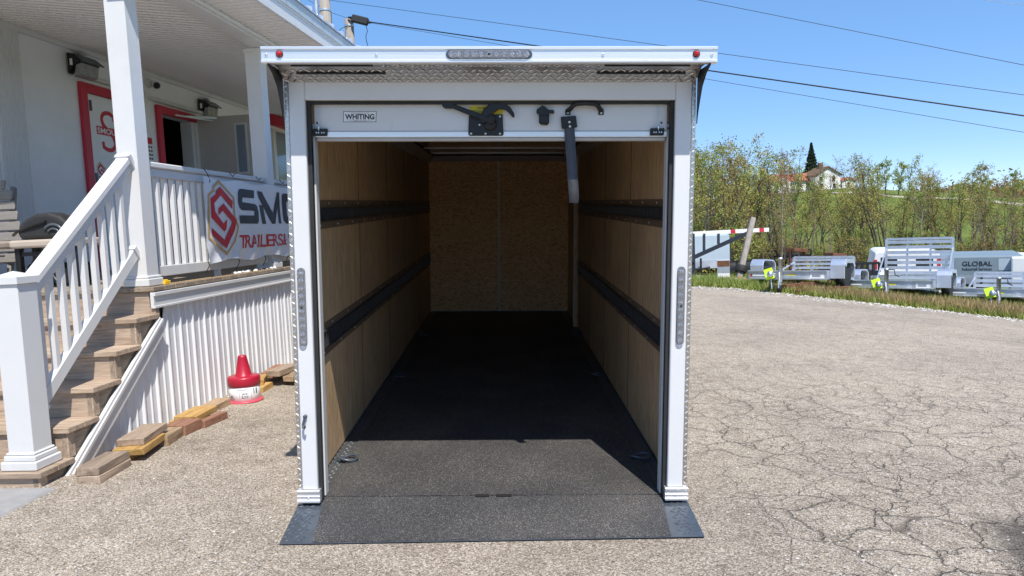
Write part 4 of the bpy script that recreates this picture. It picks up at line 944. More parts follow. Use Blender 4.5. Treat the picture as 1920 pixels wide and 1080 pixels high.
# loose timber blocks along the skirting
def block(x, y, z, w, L, h, yaw, mat, label):
    c, s = math.cos(yaw), math.sin(yaw)
    mb = MB().box(-w, 0, 0, L, 0, h); rnd = random.Random(int(abs(x * 1000 + y * 777)))
    for i in range(len(mb.v)):
        a, b, d = mb.v[i]; a += rnd.uniform(-.003, .003); b += rnd.uniform(-.006, .006); mb.v[i] = (x + a * c - b * s, y + a * s + b * c, z + d)
    o = mb.build('timber_block', M[mat], frame='B', base=(x, y, z), bevel=.003)
    return tag(o, label, 'timber block', 'loose timber blocks along the skirting')
GB = -1.279
block(-2.615, 3.685, GB, .13, .31, .044, .06, 'greywood', 'weathered plank offcut, lower of the nearest two-board stack')
block(-2.62, 3.69, GB + .0455, .13, .305, .045, .065, 'greywood', 'weathered plank offcut lying on top of the nearest two-board stack')
block(-2.70, 4.02, GB, .15, .26, .04, -.05, 'yellowwood', 'small yellowish offcut half hidden under the broad yellow board')
block(-2.595, 4.06, GB + .041, .18, .33, .042, .16, 'yellowwood', 'broad yellow treated board with a split end, second stack along')
block(-2.625, 4.12, GB + .084, .155, .36, .042, .16, 'greywood', 'grey plank offcut with a notched corner on the broad yellow board')
block(-2.628, 4.375, GB, .11, .23, .065, .1, 'tanwood', 'small tan offcut wedged behind the broad yellow board')
block(-2.638, 4.60, GB, .16, .19, .07, -.1, 'redwood', 'short brown block standing between the yellow board stacks')
block(-2.70, 4.80, GB, .19, .20, .042, -.15, 'yellowwood', 'lower yellow offcut of the middle stack before the plastic cone')
block(-2.66, 4.80, GB + .043, .17, .30, .040, .02, 'yellowwood', 'upper yellow offcut of the middle stack before the plastic cone')
block(-2.60, 4.79, GB, .06, .27, .05, -.12, 'redwood', 'reddish slim batten leaning along the middle yellow stack')
block(-2.745, 5.17, GB, .12, .30, .055, .0, 'tanwood', 'tan timber offcut against the skirting just before the plastic cone')
block(-2.66, 5.86, GB, .18, .24, .045, .05, 'yellowwood', 'yellowish lower offcut right behind the plastic cone')
block(-2.70, 5.98, GB + .0455, .12, .26, .045, .3, 'yellowwood', 'yellowish upper offcut right behind the plastic cone')
block(-2.70, 6.25, GB + .046, .14, .42, .05, .1, 'redwood', 'brown plank end lying against the skirting beyond the plastic cone')
block(-2.60, 6.08, GB + .09, .13, .34, .05, -.14, 'greywood', 'grey weathered plank on top of the pile beyond the plastic cone')
block(-2.50, 6.12, GB + .035, .10, .45, .045, -.16, 'tanwood', 'tan plank bridging the gap in the pile beside the trailer')
block(-2.50, 6.5, GB, .12, .22, .06, -.1, 'greywood', 'grey block under the tan plank, nearest the trailer')
# plastic jack block, cone on a drum
jb = thing('jack_block', 'red plastic jack block cone on a drum with a white printed label', 'jack block', 'B', (-2.69, 5.60, GB))
jc = (-2.69, 5.60, GB - .002)
Q('base_ring', MB().lathe([(.125, 0), (.137, .004), (.137, .014), (.122, .02), (.118, .02)], jc, n=40), 'pinkplastic', jb)
Q('label_band', MB().lathe([(.117, .02), (.119, .021), (.119, .128), (.117, .129)], jc, n=40), 'label', jb)
Q('collar', MB().lathe([(.121, .129), (.124, .131), (.124, .192), (.118, .202), (.105, .206), (.07, .208)], jc, n=40), 'redplastic', jb)
Q('cone', MB().lathe([(.068, .206), (.062, .212), (.035, .345), (.035, .35), (.031, .364), (.025, .366)], jc, n=32), 'redplastic', jb)
def drum(a, z): t = math.radians(a); return (jc[0] + .1197 * math.sin(t), jc[1] - .1197 * math.cos(t), jc[2] + z)
q = MB(); dz = lambda a, b: drum(a, b)
add_text(q, 'JACK', dz, 14, 36, .066, .086, .01); add_text(q, 'BLOCK', dz, 14, 38, .042, .062, .01); add_text(q, 'ANDERSEN', dz, -2, 36, .106, .116, .01)
for a, b, z0, z1 in ((6, 6.8, .028, .095), (48, 48.8, .03, .10), (-32, -20, .05, .055), (-32, -16, .04, .045), (-32, -24, .06, .066)): q.add([drum(a, z0), drum(b, z0), drum(b, z1), drum(a, z1)], [(0, 1, 2, 3)])
Q('label_print', q, 'ink', jb, raw=True, kind='stuff')
q = MB(); q.add([drum(58, .07), drum(74, .07), drum(74, .115), drum(58, .115)], [(0, 1, 2, 3)]); Q('label_picture', q, 'dsteel', jb, raw=True)
# ------------------------------------------------------------------ the row of trailers and other things past the lot
def frame_at(key, pos, yaw, tilt=0):
    c, s = math.cos(yaw), math.sin(yaw)      # local y points along (-sin, cos)
    FR[key] = mat4((c, s, 0), (-s, c, 0), (0, 0, 1), pos)
    if tilt: FR[key] = FR[key] @ Matrix.Rotation(tilt, 4, 'X')
    return key
def yaw_of(dx, dy): return math.atan2(-dx, dy)
def at(px, py, Z): return ray(px, py) * Z
UID = [0]
def utility(jack_px, jack_py, w, L, gate_top, slats, label, fwd=(-.62, -.785), gate_px=1500, decal=True):
    UID[0] += 1; j = on_ground(jack_px, jack_py); f = nrm((fwd[0], fwd[1], 0)); o = j - f * 1.05; o[2] = gz(o[0], o[1])
    o[2] += .04; k = frame_at('U%d' % UID[0], o, yaw_of(*fwd), .085)
    t = thing('utility_trailer', label, 'utility trailer', k, (0, 0, 0), 'aluminium utility trailers parked along the lot edge')
    q = lambda n, m, mat, b=0, p=None, **kk: m.build(n, M[mat] if isinstance(mat, str) else mat, p or t, bevel=b, **kk)
    hw = w / 2; z0, z1 = .23, .44
    q('front_rail', MB().box(-hw - .04, hw + .22, -.04, 0, z0, z1).box(-hw - .04, hw + .22, 0, .035, z1 - .03, z1 + .001).box(-hw - .04, hw + .22, 0, .035, z0, z0 + .03), 'galv', .004)
    for s in (-1, 1): q('side_rail', MB().box(*sorted((s * hw, s * (hw - .04))), -L, -.041, z0, z1), 'galv', .004)
    q('rear_rail', MB().box(-hw, hw, -L - .04, -L - .001, z0, z0 + .1), 'galv', .004)
    q('cross_members', MB().box(-hw + .04, hw - .04, -L * .33, -L * .33 + .06, z0, z0 + .06).box(-hw + .04, hw - .04, -L * .66, -L * .66 + .06, z0, z0 + .06), 'galv', kind='stuff')
    nb = 9; bw = (w - .09) / nb
    for i in range(nb): q('deck_plank', MB().box(-hw + .045 + i * bw + .006, -hw + .045 + (i + 1) * bw - .006, -L, -.045, z0 + .065, z0 + .10), 'galv')
    fy = -L * .33; pr = [(fy, .26), (fy, .56), (fy - .05, .66), (fy - .16, .71), (fy - .74, .71), (fy - .86, .65), (fy - .9, .56), (fy - .9, .30), (fy - .87, .30), (fy - .87, .55), (fy - .84, .63), (fy - .73, .68), (fy - .17, .68), (fy - .07, .64), (fy - .03, .55), (fy - .03, .26)]
    for s in (-1, 1):
        fe = q('fender', MB().prism(pr, lambda a, b, d: (s * d, a + .45, b), hw + .005, hw + .31), 'alubright', .006)
        q('fender_skirt', MB().prism([pr[1], pr[3], pr[4], pr[6], (fy - .8, .52), (fy - .70, .62), (fy - .2, .62), (fy - .1, .52)], lambda a, b, d: (s * d, a + .45, b), hw + .3105, hw + .318), 'alubright', 0, fe)
        wc = (s * (hw + .17), -L * .33 + .0, .32)
        wh = q('wheel', MB().lathe([(.2, -.085), (.3, -.09), (.32, -.07), (.32, .07), (.3, .09), (.2, .085)], wc, (s, 0, 0), 20), 'tire')
        q('rim', MB().lathe([(.19, .0), (.2, .07), (.13, .05), (.05, .07), (.02, .07)], wc, (s, 0, 0), 14), 'galv', 0, wh)
    for s in (-1, 1): q('tongue_beam', MB().beam((s * .52, -.3, .26), (0, 1.02, .30), .06, .07), 'galv', .003)
    cp_ = q('coupler', MB().beam((0, .95, .32), (0, 1.32, .34), .09, .09, taper=.8).lathe([(.06, -.05), (.07, 0), (.05, .06), (.01, .07)], (0, 1.33, .34), n=12), 'bolt', .004)
    q('safety_tag', MB().beam((.1, 1.2, .46), (.02, 1.24, .24), .18, .012, (0, 1, .3)), 'hiviz', 0, cp_)
    q('safety_chain', MB().tube([(-.08, 1.0, .38), (-.1, 1.05, .25), (-.1, 1.1, .05)], .015, 5).tube([(.06, 1.0, .38), (.05, 1.12, .2), (.02, 1.15, .03)], .015, 5), 'bolt', 0, cp_)
    jk = q('jack', MB().lathe([(.045, .18), (.045, .66), (.055, .66), (.055, .70), (.01, .71)], (-.08, .93, 0), n=12).lathe([(.026, .08), (.026, .2)], (-.08, .93, 0), n=10), 'galv')
    q('jack_handle', MB().tube([(-.08, .93, .68), (-.24, .93, .68), (-.26, .93, .56), (-.34, .93, .52)], .012, 6), 'black', 0, jk)
    q('jack_wheel', MB().lathe([(.03, -.03), (.08, -.03), (.085, 0), (.08, .03), (.03, .03)], (-.08, .93, .04), (1, 0, 0), 14), 'blackrub', 0, jk)
    if decal:
        q('decal', MB().box(hw - .18, hw + .12, .0005, .0025, .31, .345), 'label'); q('decal_mark', MB().box(hw + .125, hw + .17, .0005, .0025, .295, .36), 'redink')
        q('plate_sticker', MB().box(-hw + .02, -hw + .32, .0005, .003, z0 + .035, z1 - .035), 'label'); q('sticker_print', MB().box(-hw + .1, -hw + .28, .0032, .0045, z0 + .06, z1 - .09), 'galv')
        q('capacity_label', MB().box(-.1, .1, .0005, .0025, .31, .36), 'yellow')
    # ramp gate, raised at the rear
    gw = hw - .03; H0 = z0 + .08; ty = .06
    gt_ = q('ramp_gate', MB().beam((-gw, -L - .02, H0), (-gw, -L - .02 - ty, gate_top), .06, .05, (0, 1, 0)).beam((gw, -L - .02, H0), (gw, -L - .02 - ty, gate_top), .06, .05, (0, 1, 0)).beam((-gw, -L - .02 - ty, gate_top), (gw, -L - .02 - ty, gate_top), .05, .06), 'galv')
    for i in range(slats):
        u = (i + .5) / slats; z = H0 + (gate_top - H0) * u - .02; q('gate_slat', MB().box(-gw + .031, gw - .031, -L - .03 - ty * u, -L - .005 - ty * u, z - (gate_top - H0) / slats * .31, z + (gate_top - H0) / slats * .31), 'galv', 0, gt_)
    for x in (-gw * .35, gw * .35): q('gate_upright', MB().beam((x, -L - .035, H0), (x, -L - .035 - ty, gate_top - .03), .05, .012, (0, 1, 0)), 'galv', 0, gt_)
    for s in (-1, 1): q('gate_prop', MB().beam((s * hw, -L + .9, z1), (s * gw, -L - .03 - ty, gate_top * .85), .03, .03), 'alubright', 0, gt_)
    return t, o
M['alubright'] = pm('bright_aluminium', (.78, .8, .84), .36, .8, var=.06, scale=6, stretch=(1, 6, 1))
M['bluetarp'] = pm('blue_grey_skin', (.2, .26, .3), .5, var=.06, scale=2, dirt=(.3, .34, .36, .4))
# 1: low gate of boards; 2: tall gate; 3: at the frame edge
utility(1452, 549, 1.5, 2.45, .80, 5, 'silver utility trailer with low boarded gate beside the leaning post, leftmost of three')
utility(1652, 563, 1.68, 3.3, 1.58, 9, 'silver utility trailer with the tallest slatted ramp gate, between the other two')
utility(1863, 582, 1.70, 2.9, .84, 4, 'silver utility trailer in front of the blue-grey lettered trailer')
# pale beam under the middle trailer, rusty implements
def beam_thing(name, p0, p1, w, h, mat, label, cat):
    a, b = on_ground(*p0), on_ground(*p1); a[2] = gz(a[0], a[1]); b[2] = gz(b[0], b[1])
    m = MB().beam(a + np.array([0, 0, h / 2]), b + np.array([0, 0, h / 2]), w, h); o = m.build(name, M[mat], base=tuple(a), bevel=.01); return tag(o, label, cat)
beam_thing('concrete_beam', (1655, 553), (1778, 561), .25, .22, 'label', 'long white-painted beam lying in the grass under the tall-gate trailer', 'beam')
beam_thing('timber_beam', (1880, 569), (1990, 576), .25, .22, 'greywood', 'grey timber beam lying under the trailer at the right edge', 'beam')
def implement(px, py, Z, label, s=1.0, up=0):
    p = at(px, py, Z); p[2] = gz(p[0], p[1]) + up; k = frame_at('I%d%d' % (px, py), p, .5)
    t = thing('rusty_implement', label, 'farm implement', k)
    B_ = lambda n, m: m.build(n, M['rust'], t, bevel=.004)
    B_('frame_bar', MB().beam((-.6 * s, 0, .22 * s), (.7 * s, 0, .22 * s), .12 * s, .14 * s)); B_('frame_bar', MB().beam((-.6 * s, -.4 * s, .1 * s), (.7 * s, -.4 * s, .1 * s), .1 * s, .12 * s))
    for x in (-.5, 0, .5): B_('tine', MB().tube([(x * s, .1 * s, .25 * s), (x * s + .1 * s, .3 * s, .18 * s), (x * s + .12 * s, .35 * s, 0)], .045 * s, 6))
    B_('blade', MB().prism([(-.3, 0), (.35, .05), (.3, .3), (-.2, .35)], lambda a, b, d: (a * s, d * s - .2 * s, b * s), -.03, .03))
    return t
implement(1500, 540, 16.4, 'rust-brown farm implement lying under the low-gate trailer', .8); implement(1562, 541, 16.2, 'rust-brown implement beside the wheel of the low-gate trailer', .7)
def rusty_rack(px, py, Z, w, label):
    p = at(px, py, Z); g = gz(p[0], p[1]); k = frame_at('R%d' % px, (p[0], p[1], g), .35); h = p[2] - g
    t = thing('rusty_rack', label, 'rack', k)
    MB().beam((-w / 2, 0, h - .06), (w / 2, 0, h - .12), .35, .10).build('rack_top', M['rust'], t, bevel=.01)
    for x in (-w * .45, w * .45): MB().box(x - .04, x + .04, -.04, .04, 0, h - .1).build('rack_leg', M['rust'], t)
rusty_rack(1494, 463, 21, .5, 'rusty steel rack standing behind the low-gate trailer, left one'); rusty_rack(1566, 472, 21, .5, 'rusty steel rack standing behind the low-gate trailer, right one')
# barrier gate, leaning post, little sign and pallets
p = on_ground(1300, 528); zr = 19.5
a0, a1 = at(1262, 440, zr), at(1441, 430.5, zr); g0 = gz(a0[0], a0[1])
bt_ = thing('barrier_gate', 'red and white striped barrier arm on a black braced frame', 'barrier', 'W', (a0[0], a0[1], g0))
n = 20
for i in range(n):
    q0, q1 = a0 + (a1 - a0) * (i / n), a0 + (a1 - a0) * ((i + 1) / n); MB().beam(q0, q1, .05, .10).build('arm_segment', M['red' if i in (12, 18) else 'label'], bt_)
MB().beam(at(1280, 492, zr), at(1408, 434, zr), .06, .10).build('brace', M['ink'], bt_)
for x in (1300, 1320, 1347): MB().beam(at(x, 492 if x == 1300 else 480 - (x - 1300) * .48, zr), at(x, 438, zr), .06, .06, (0, 1, 0)).build('upright', M['ink'], bt_)
q = at(1298, 440, zr); MB().beam((q[0], q[1], gz(q[0], q[1]) - .1), q, .10, .10, (0, 1, 0)).build('hinge_post', M['ink'], bt_)
a = at(1383, 525, 18.6); a[2] = min(a[2], gz(a[0], a[1])); Zl = (R @ a)[2]; b = at(1412, 408, Zl + .3); o = MB().beam(a - nrm(b - a) * .2, b, .14, .14, (0, 1, 0), taper=.92).build('leaning_post', M['polewood'], base=tuple(a), bevel=.02); tag(o, 'weathered timber post leaning right beside the striped barrier', 'post')
q = (b - a); c = a + q * .22; MB().lathe([(.14, -.08), (.16, 0), (.14, .08)], tuple(c), tuple(q), 12).build('rubber_wrap', M['blackrub'], o)
pl = at(1360, 531, 18.2); pl[2] = gz(pl[0], pl[1])
k = frame_at('PAL', pl, -.3); t = thing('pallet_stack', 'low stack of pale timber pallets at the foot of the leaning post', 'pallets', k)
for z in (.02,):
    for y in (-.25, -.08, .09, .26): MB().box(-.5, .62, y - .06, y + .06, z + .09, z + .115).build('pallet_slat', M['tanwood'], t)
    for x in (-.45, .06, .56): MB().box(x - .04, x + .04, -.3, .32, z, z + .089).build('pallet_bearer', M['tanwood'], t)
k = frame_at('SGN', pl + np.array([-.02, .1, .14]), -.25); t = thing('lot_sign', 'small upright sign with red heading and white foot on the pallets', 'sign', k)
MB().box(-.14, .16, -.02, .02, 0, .44).build('panel', M['galv'], t, bevel=.005); MB().box(-.13, .15, -.026, -.021, .28, .42).build('red_heading', M['rust'], t); MB().box(-.13, .15, -.026, -.021, .02, .11).build('white_foot', M['label'], t)
# boxes farther back: enclosed trailer, flatbeds, van, lettered trailer
def enclosed(px0, px1, top, gy, Z, depth, mat, label, rail=True):
    a, b = at(px0, gy, Z), at(px1, gy, Z); c = (a + b) / 2; g = gz(c[0], c[1]); zt = at((px0 + px1) / 2, top, Z)[2] - g; wd = abs(b[0] - a[0])
    k = frame_at('E%d%d' % (px0, top), (c[0], c[1], g), -.92 * math.atan2(c[0], c[1])); t = thing('enclosed_trailer', label, 'enclosed trailer', k)
    hw = wd / 2; z0 = .38
    MB().box(-hw, hw, 0, depth, z0, zt).build('body', M[mat], t, bevel=.04, seg=2)
    for i in range(1, 4): MB().box(-hw + wd * i / 4 - .02, -hw + wd * i / 4 + .02, -.006, -.001, z0 + .3, zt - .06).build('seam_strip', M[mat], t)
    MB().box(-hw, hw, -.012, -.001, z0 + .02, z0 + .3).build('stone_guard', M['galv'], t)
    for s in (-1, 1):
        MB().lathe([(.2, -.1), (.33, -.1), (.33, .1), (.2, .1)], (s * (hw - .12), depth * .55, .33), (1, 0, 0), 18).build('wheel', M['tire'], t)
    MB().beam((0, .1, .42), (0, -.9, .42), .08, .08).beam((.4, .1, .42), (0, -.9, .42), .06, .06).beam((-.4, .1, .42), (0, -.9, .42), .06, .06).build('tongue', M['black'], t)
    MB().lathe([(.035, .1), (.035, .8)], (.05, -.75, 0), n=8).build('jack', M['black'], t)
    return t, k, hw, zt
enclosed(1255, 1367, 441, 511, 27, 4, 'paint', 'pale grey enclosed trailer behind the striped barrier arm')
t, k, hw, zt = enclosed(1762, 1905, 480, 536, 22, 3, 'bluetarp', 'blue-grey enclosed trailer with the dark lettered side')
q = MB(); pl_ = lambda a, b: (a, -.008, b)
X0 = -hw + (1808 - 1762) / (1905 - 1762) * 2 * hw; X1 = -hw + (1856 - 1762) / (1905 - 1762) * 2 * hw
add_text(q, 'GLOBAL', pl_, X0, X1, zt - .29, zt - .15, .02); add_text(q, 'Industrial Services', pl_, X0, X1 - .01, zt - .42, zt - .33, .01); add_text(q, '(814) 472-', pl_, X0 + .37, X1, zt - .6, zt - .53)
q.build('side_lettering', M['ink'], t, raw=True)
q = MB(); q.box(X1 + .15, X1 + .55, -.01, -.0065, zt - .42, zt - .08); q.build('side_door', M['paint'], t)
t, k, hw, zt = enclosed(1906, 2010, 481, 545, 21, 2.5, 'label', 'white enclosed trailer at the right edge behind the silver trailer')
def flatbed(px0, px1, py, gy, Z, label):
    a, b = at(px0, gy, Z), at(px1, gy, Z); c = (a + b) / 2; g = gz(c[0], c[1]); z = max(.6, at((px0 + px1) / 2, py, Z)[2] - g); hw = abs(b[0] - a[0]) / 2
    k = frame_at('F%d' % px0, (c[0], c[1], g), -.05); t = thing('flatbed_trailer', label, 'flatbed trailer', k)
    MB().box(-hw, hw, 0, 2, z - .35, z - .22).build('bed', M['black'], t); MB().beam((-hw, 0, z), (hw, 0, z), .06, .07).build('top_rail', M['black'], t)
    for i in range(7): x = -hw + 2 * hw * i / 6; MB().box(x - .03, x + .03, -.03, .03, z - .25, z).build('stake', M['black'], t)
    for s in (-.5, .1, .5): MB().lathe([(.15, -.1), (.34, -.1), (.34, .1), (.15, .1)], (s * hw, .9, .33), (0, 1, 0), 16).build('wheel', M['tire'], t)
flatbed(1368, 1452, 489, 510, 26, 'black flatbed trailer with stake rail behind the leaning post'); flatbed(1584, 1648, 494, 530, 21, 'black flatbed trailer between the low-gate and tall-gate trailers'); flatbed(1395, 1520, 470, 505, 33, 'black stake-sided trailer farthest back near the trees')
def van(px, top, gy, Z, label):
    c = at(px, gy, Z); g = gz(c[0], c[1]); zt = at(px, top, Z)[2] - g; k = frame_at('V%d' % px, (c[0], c[1], g), -.40); t = thing('white_van', label, 'van', k)
    MB().prism([(-.95, .45), (-.95, zt * .55), (-.85, zt - .05), (-.75, zt), (.75, zt), (.85, zt - .05), (.95, zt * .55), (.95, .45)], lambda a, b, d: (a, d, b), 0, 3).build('body', M['label'], t, bevel=.03, seg=2)
    for s in (-1, 1): MB().box(*sorted((s * .25, s * .7)), -.012, -.002, zt * .62, zt * .86).build('rear_window', M['black'], t, bevel=.004)
    MB().box(-.9, .9, -.1, -.001, .45, .62).build('bumper', M['galv'], t, bevel=.02)
    for s in (-1, 1): MB().box(*sorted((s * .8, s * .9)), -.01, -.001, .75, 1.05).build('tail_lamp', M['redlens'], t)
    for s in (-1, 1): MB().lathe([(.15, -.1), (.34, -.1), (.34, .1), (.15, .1)], (s * .8, .7, .33), (1, 0, 0), 16).build('wheel', M['tire'], t)
    return t
van(1700, 470, 535, 22.5, 'white van with dark rear windows behind the tall ramp gate')
# utility poles and lines
def pole(px, py, Z, r, name_label):
    top = at(px, py, Z); g = gz(top[0], top[1]); t = thing('utility_pole', name_label, 'utility pole', 'W', (top[0], top[1], g))
    MB().lathe([(r * 1.25, -.5), (r, top[2] - g - .01), (r * .9, top[2] - g)], (top[0], top[1], g), n=14).build('shaft', M['polewood'], t)
    q = MB()
    for dz in (.25, 1.0): q.lathe([(r * 1.1, 0), (r * 1.12, .03), (r * 1.1, .06)], (top[0], top[1], top[2] - dz), n=14)
    q.build('band', M['galv'], t, kind='stuff'); return t, top
pA, topA = pole(606, -38, 24, .17, 'taller weathered utility pole with a pale pipe behind the porch roof')
r_ = .07; MB().lathe([(r_, -9), (r_, 0)], (topA[0] - .27, topA[1] - .05, topA[2] - .1), n=10).build('conduit', M['galv'], pA)
pB, topB = pole(654, 36, 25, .15, 'shorter weathered utility pole carrying the black cable splice behind the porch roof')
pC = on_ground(2600, 560); gC = gz(16.0, 12.0)
tC = thing('utility_pole', 'tall utility pole beyond the right end of the lot', 'utility pole', 'W', (16, 12, gC)); MB().lathe([(.2, -.5), (.15, 8.5)], (16, 12, gC), n=14).build('shaft', M['polewood'], tC)
def line(pts, r, label, mat='black', sagk=.15):
    q = [np.array(p, float) for p in pts]; out = []
    for a, b in zip(q, q[1:]):
        for i in range(12):
            u = i / 12; v = a + (b - a) * u; v[2] -= sagk * 4 * u * (1 - u); out.append(v)
    out.append(q[-1]); o = MB().tube(out, r, 6).build('power_line', M[mat], base=tuple(q[0]), raw=True); return tag(o, label, 'power line', 'overhead lines crossing the sky')
def wire(p0, p1, Z0, Z1, r, label, mat='black'):
    a = at(*p0, Z0); b = at(*p1, Z1); e = b + (b - a) * .35
    line([a, e], r, label, mat, .0)
wire((616, 0), (1920, 178), 24, 17, .007, 'thin upper line dropping from the taller pole to the right', 'ink')
wire((692, 41), (1920, 217), 25, 17, .017, 'thick black cable running right from the splice case')
wire((660, 37), (1920, 248), 25, 17, .006, 'thin lower line running right below the thick cable', 'ink')
wire((1000, -62), (1920, 122), 26, 20, .008, 'separate line crossing the upper right sky alone', 'ink')
wire((1500, -48), (1920, 10), 30, 24, .007, 'pale line in the topmost right corner', 'galv')
line([at(578, 0, 24), at(640, 30, 24.6), at(690, 37, 25)], .006, 'thin slack line from the taller pole to the splice case', 'ink', .05)
sa, sb_ = at(652, 32, 24.8), at(697, 43, 24.8); sd = sb_ - sa
t = thing('splice_case', 'black ribbed cable splice case hanging on the thick line', 'splice case', 'W', tuple(sa + sd / 2))
MB().beam(sa + sd * .18, sa + sd * .85, .2, .24).build('case', M['blackrub'], t, bevel=.03); MB().tube([sa, sa + sd * .18], [.015, .06], 8).tube([sa + sd * .85, sb_], [.06, .018], 8).build('cable_ends', M['black'], t, kind='stuff')
MB().tube([at(686, 47, 24.8), at(689, 58, 24.8), at(686, 68, 24.8), at(687, 77, 24.8), at(691, 90, 24.8)], .012, 6).build('hanging_tail', M['black'], t)
line([at(621, 24, 24.2), at(622, 48, 24.3), at(634, 60, 24.5), at(640, 53, 24.7), at(658, 47, 25)], .009, 'looping slack wire between the two poles', 'black', .0)
# ------------------------------------------------------------------ vegetation, hill, house
def leaf_mat(name, cols):
    m, nt, b = new_mat(name); oi = nt.nodes.new('ShaderNodeObjectInfo'); v = coords(nt)
    n = tex(nt, 'Noise', v, .9, Detail=3); wn_ = tex(nt, 'WhiteNoise', v, 1) if False else tex(nt, 'Noise', v, 9, Detail=2)
    r = ramp(nt, [(.3, cols[0]), (.5, cols[1]), (.7, cols[2])]); nt.links.new(wn_.outputs[0], r.inputs[0])
    hs = nt.nodes.new('ShaderNodeHueSaturation'); nt.links.new(r.outputs[0], hs.inputs['Color'])
    nt.links.new(math_n(nt, 'ADD', math_n(nt, 'MULTIPLY', oi.outputs['Random'], .5), .75), hs.inputs['Value'])
    nt.links.new(math_n(nt, 'ADD', math_n(nt, 'MULTIPLY', oi.outputs['Random'], .05), .475), hs.inputs['Hue'])
    nt.links.new(hs.outputs[0], b.inputs['Base Color']); b.inputs['Roughness'].default_value = .6; b.inputs['Specular IOR Level'].default_value = .2
    tr2 = nt.nodes.new('ShaderNodeBsdfTranslucent'); nt.links.new(hs.outputs[0], tr2.inputs[0]); mx = nt.nodes.new('ShaderNodeMixShader'); mx.inputs[0].default_value = .3
    nt.links.new(b.outputs[0], mx.inputs[1]); nt.links.new(tr2.outputs[0], mx.inputs[2]); nt.links.new(mx.outputs[0], nt.nodes['Material Output'].inputs[0])
    return m
M['leafolive'] = leaf_mat('olive_leaves', ((.25, .21, .055), (.38, .33, .09), (.5, .44, .14)))
M['leafbrown'] = leaf_mat('brown_buds', ((.24, .145, .06), (.32, .22, .085), (.36, .29, .11)))
M['leafgreen'] = leaf_mat('green_leaves', ((.18, .21, .05), (.3, .34, .075), (.43, .46, .14)))
M['needle'] = leaf_mat('spruce_needles', ((.02, .035, .02), (.035, .055, .03), (.06, .075, .04)))
M['bark'] = pm('grey_bark', (.085, .066, .05), .9, var=.35, scale=9, bmp=.4)
M['barkpale'] = pm('pale_bark', (.2, .17, .135), .9, var=.3, scale=9, bmp=.4)
def leaves_mesh(pts, size, rnd):
    n = len(pts); P_ = np.array(pts); a = rnd.normal(size=(n, 3)); a /= np.linalg.norm(a, axis=1)[:, None]; b = rnd.normal(size=(n, 3)); b -= a * (a * b).sum(1)[:, None]; b /= np.linalg.norm(b, axis=1)[:, None]
    s = (size * rnd.uniform(.6, 1.4, n))[:, None]
    v = np.stack([P_ - a * s, P_ + b * s * .55, P_ + a * s, P_ - b * s * .55], 1).reshape(-1, 3)
    mb = MB(); mb.v = v.tolist(); mb.f = [[4 * i, 4 * i + 1, 4 * i + 2, 4 * i + 3] for i in range(n)]; mb.sm = [False] * n
    return mb
def make_tree(seed, h, stems, nleaf, size, leaf, bark, spread=.3, first=.42, label='', cat='tree', group='', name='sapling'):
    rnd = np.random.RandomState(seed); t = thing(name, label, cat, 'W', (0, 0, 0), group); wood_ = MB(); tips = []
    for s in range(stems):
        base = np.array([rnd.normal() * .12 * (stems > 1), rnd.normal() * .12 * (stems > 1), -.25]); lean = rnd.normal(size=2) * (.09 if stems == 1 else .2); hh = h * rnd.uniform(.75, 1); r0 = h * .0125 * rnd.uniform(.8, 1.2)
        n = 8; pts = []; off = np.zeros(2)
        for i in range(n + 1):
            u = i / n; off += rnd.normal(size=2) * .035 * h / 6; pts.append(base + np.array([lean[0] * hh * u + off[0], lean[1] * hh * u + off[1], hh * u + .25 * u]))
        wood_.tube(pts, [r0 * (1 - .88 * i / n) for i in range(n + 1)], 6)
        nb = int(15 * rnd.uniform(.8, 1.2))
        for k in range(nb):
            u = first + (1 - first) * (k + rnd.rand()) / nb; i = min(int(u * n), n - 1); p = pts[i] + (pts[i + 1] - pts[i]) * (u * n - i)
            az = rnd.rand() * 6.283; L = h * spread * (1.15 - .75 * u) * rnd.uniform(.6, 1.2); up = rnd.uniform(.5, 1.3)
            d = np.array([math.cos(az), math.sin(az), up]); d /= np.linalg.norm(d); q = [p]
            for m in range(4): d = d + rnd.normal(size=3) * .16 + np.array([0, 0, .08]); d /= np.linalg.norm(d); q.append(q[-1] + d * L / 4)
            rr = r0 * (1 - .88 * u) * .55; wood_.tube(q, [rr, rr * .8, rr * .6, rr * .4, rr * .2], 4, cap=False)
            for m in range(5):
                j = rnd.randint(1, 4); e = q[j] + (q[j + 1] - q[j]) * rnd.rand(); dd = d + rnd.normal(size=3) * .7; dd /= np.linalg.norm(dd); l2 = L * rnd.uniform(.2, .45)
                w_ = [e, e + dd * l2 * .5 + rnd.normal(size=3) * .03, e + dd * l2 + np.array([0, 0, .05])]; wood_.tube(w_, [rr * .35, rr * .25, rr * .1], 3, cap=False)
                tips += [w_[1], w_[2], (w_[1] + w_[2]) / 2]
            tips += [q[3], q[4]]
    tips = np.array(tips); idx = rnd.randint(0, len(tips), nleaf); pts = tips[idx] + rnd.normal(size=(nleaf, 3)) * .05 * h / 6 * 2.0
    wood_.build('trunk', M[bark], t, raw=True); leaves_mesh(pts, size, rnd).build('crown', M[leaf], t, raw=True)
    return t
GRP = 'saplings in the tree line behind the parked trailers'
PROT = {}
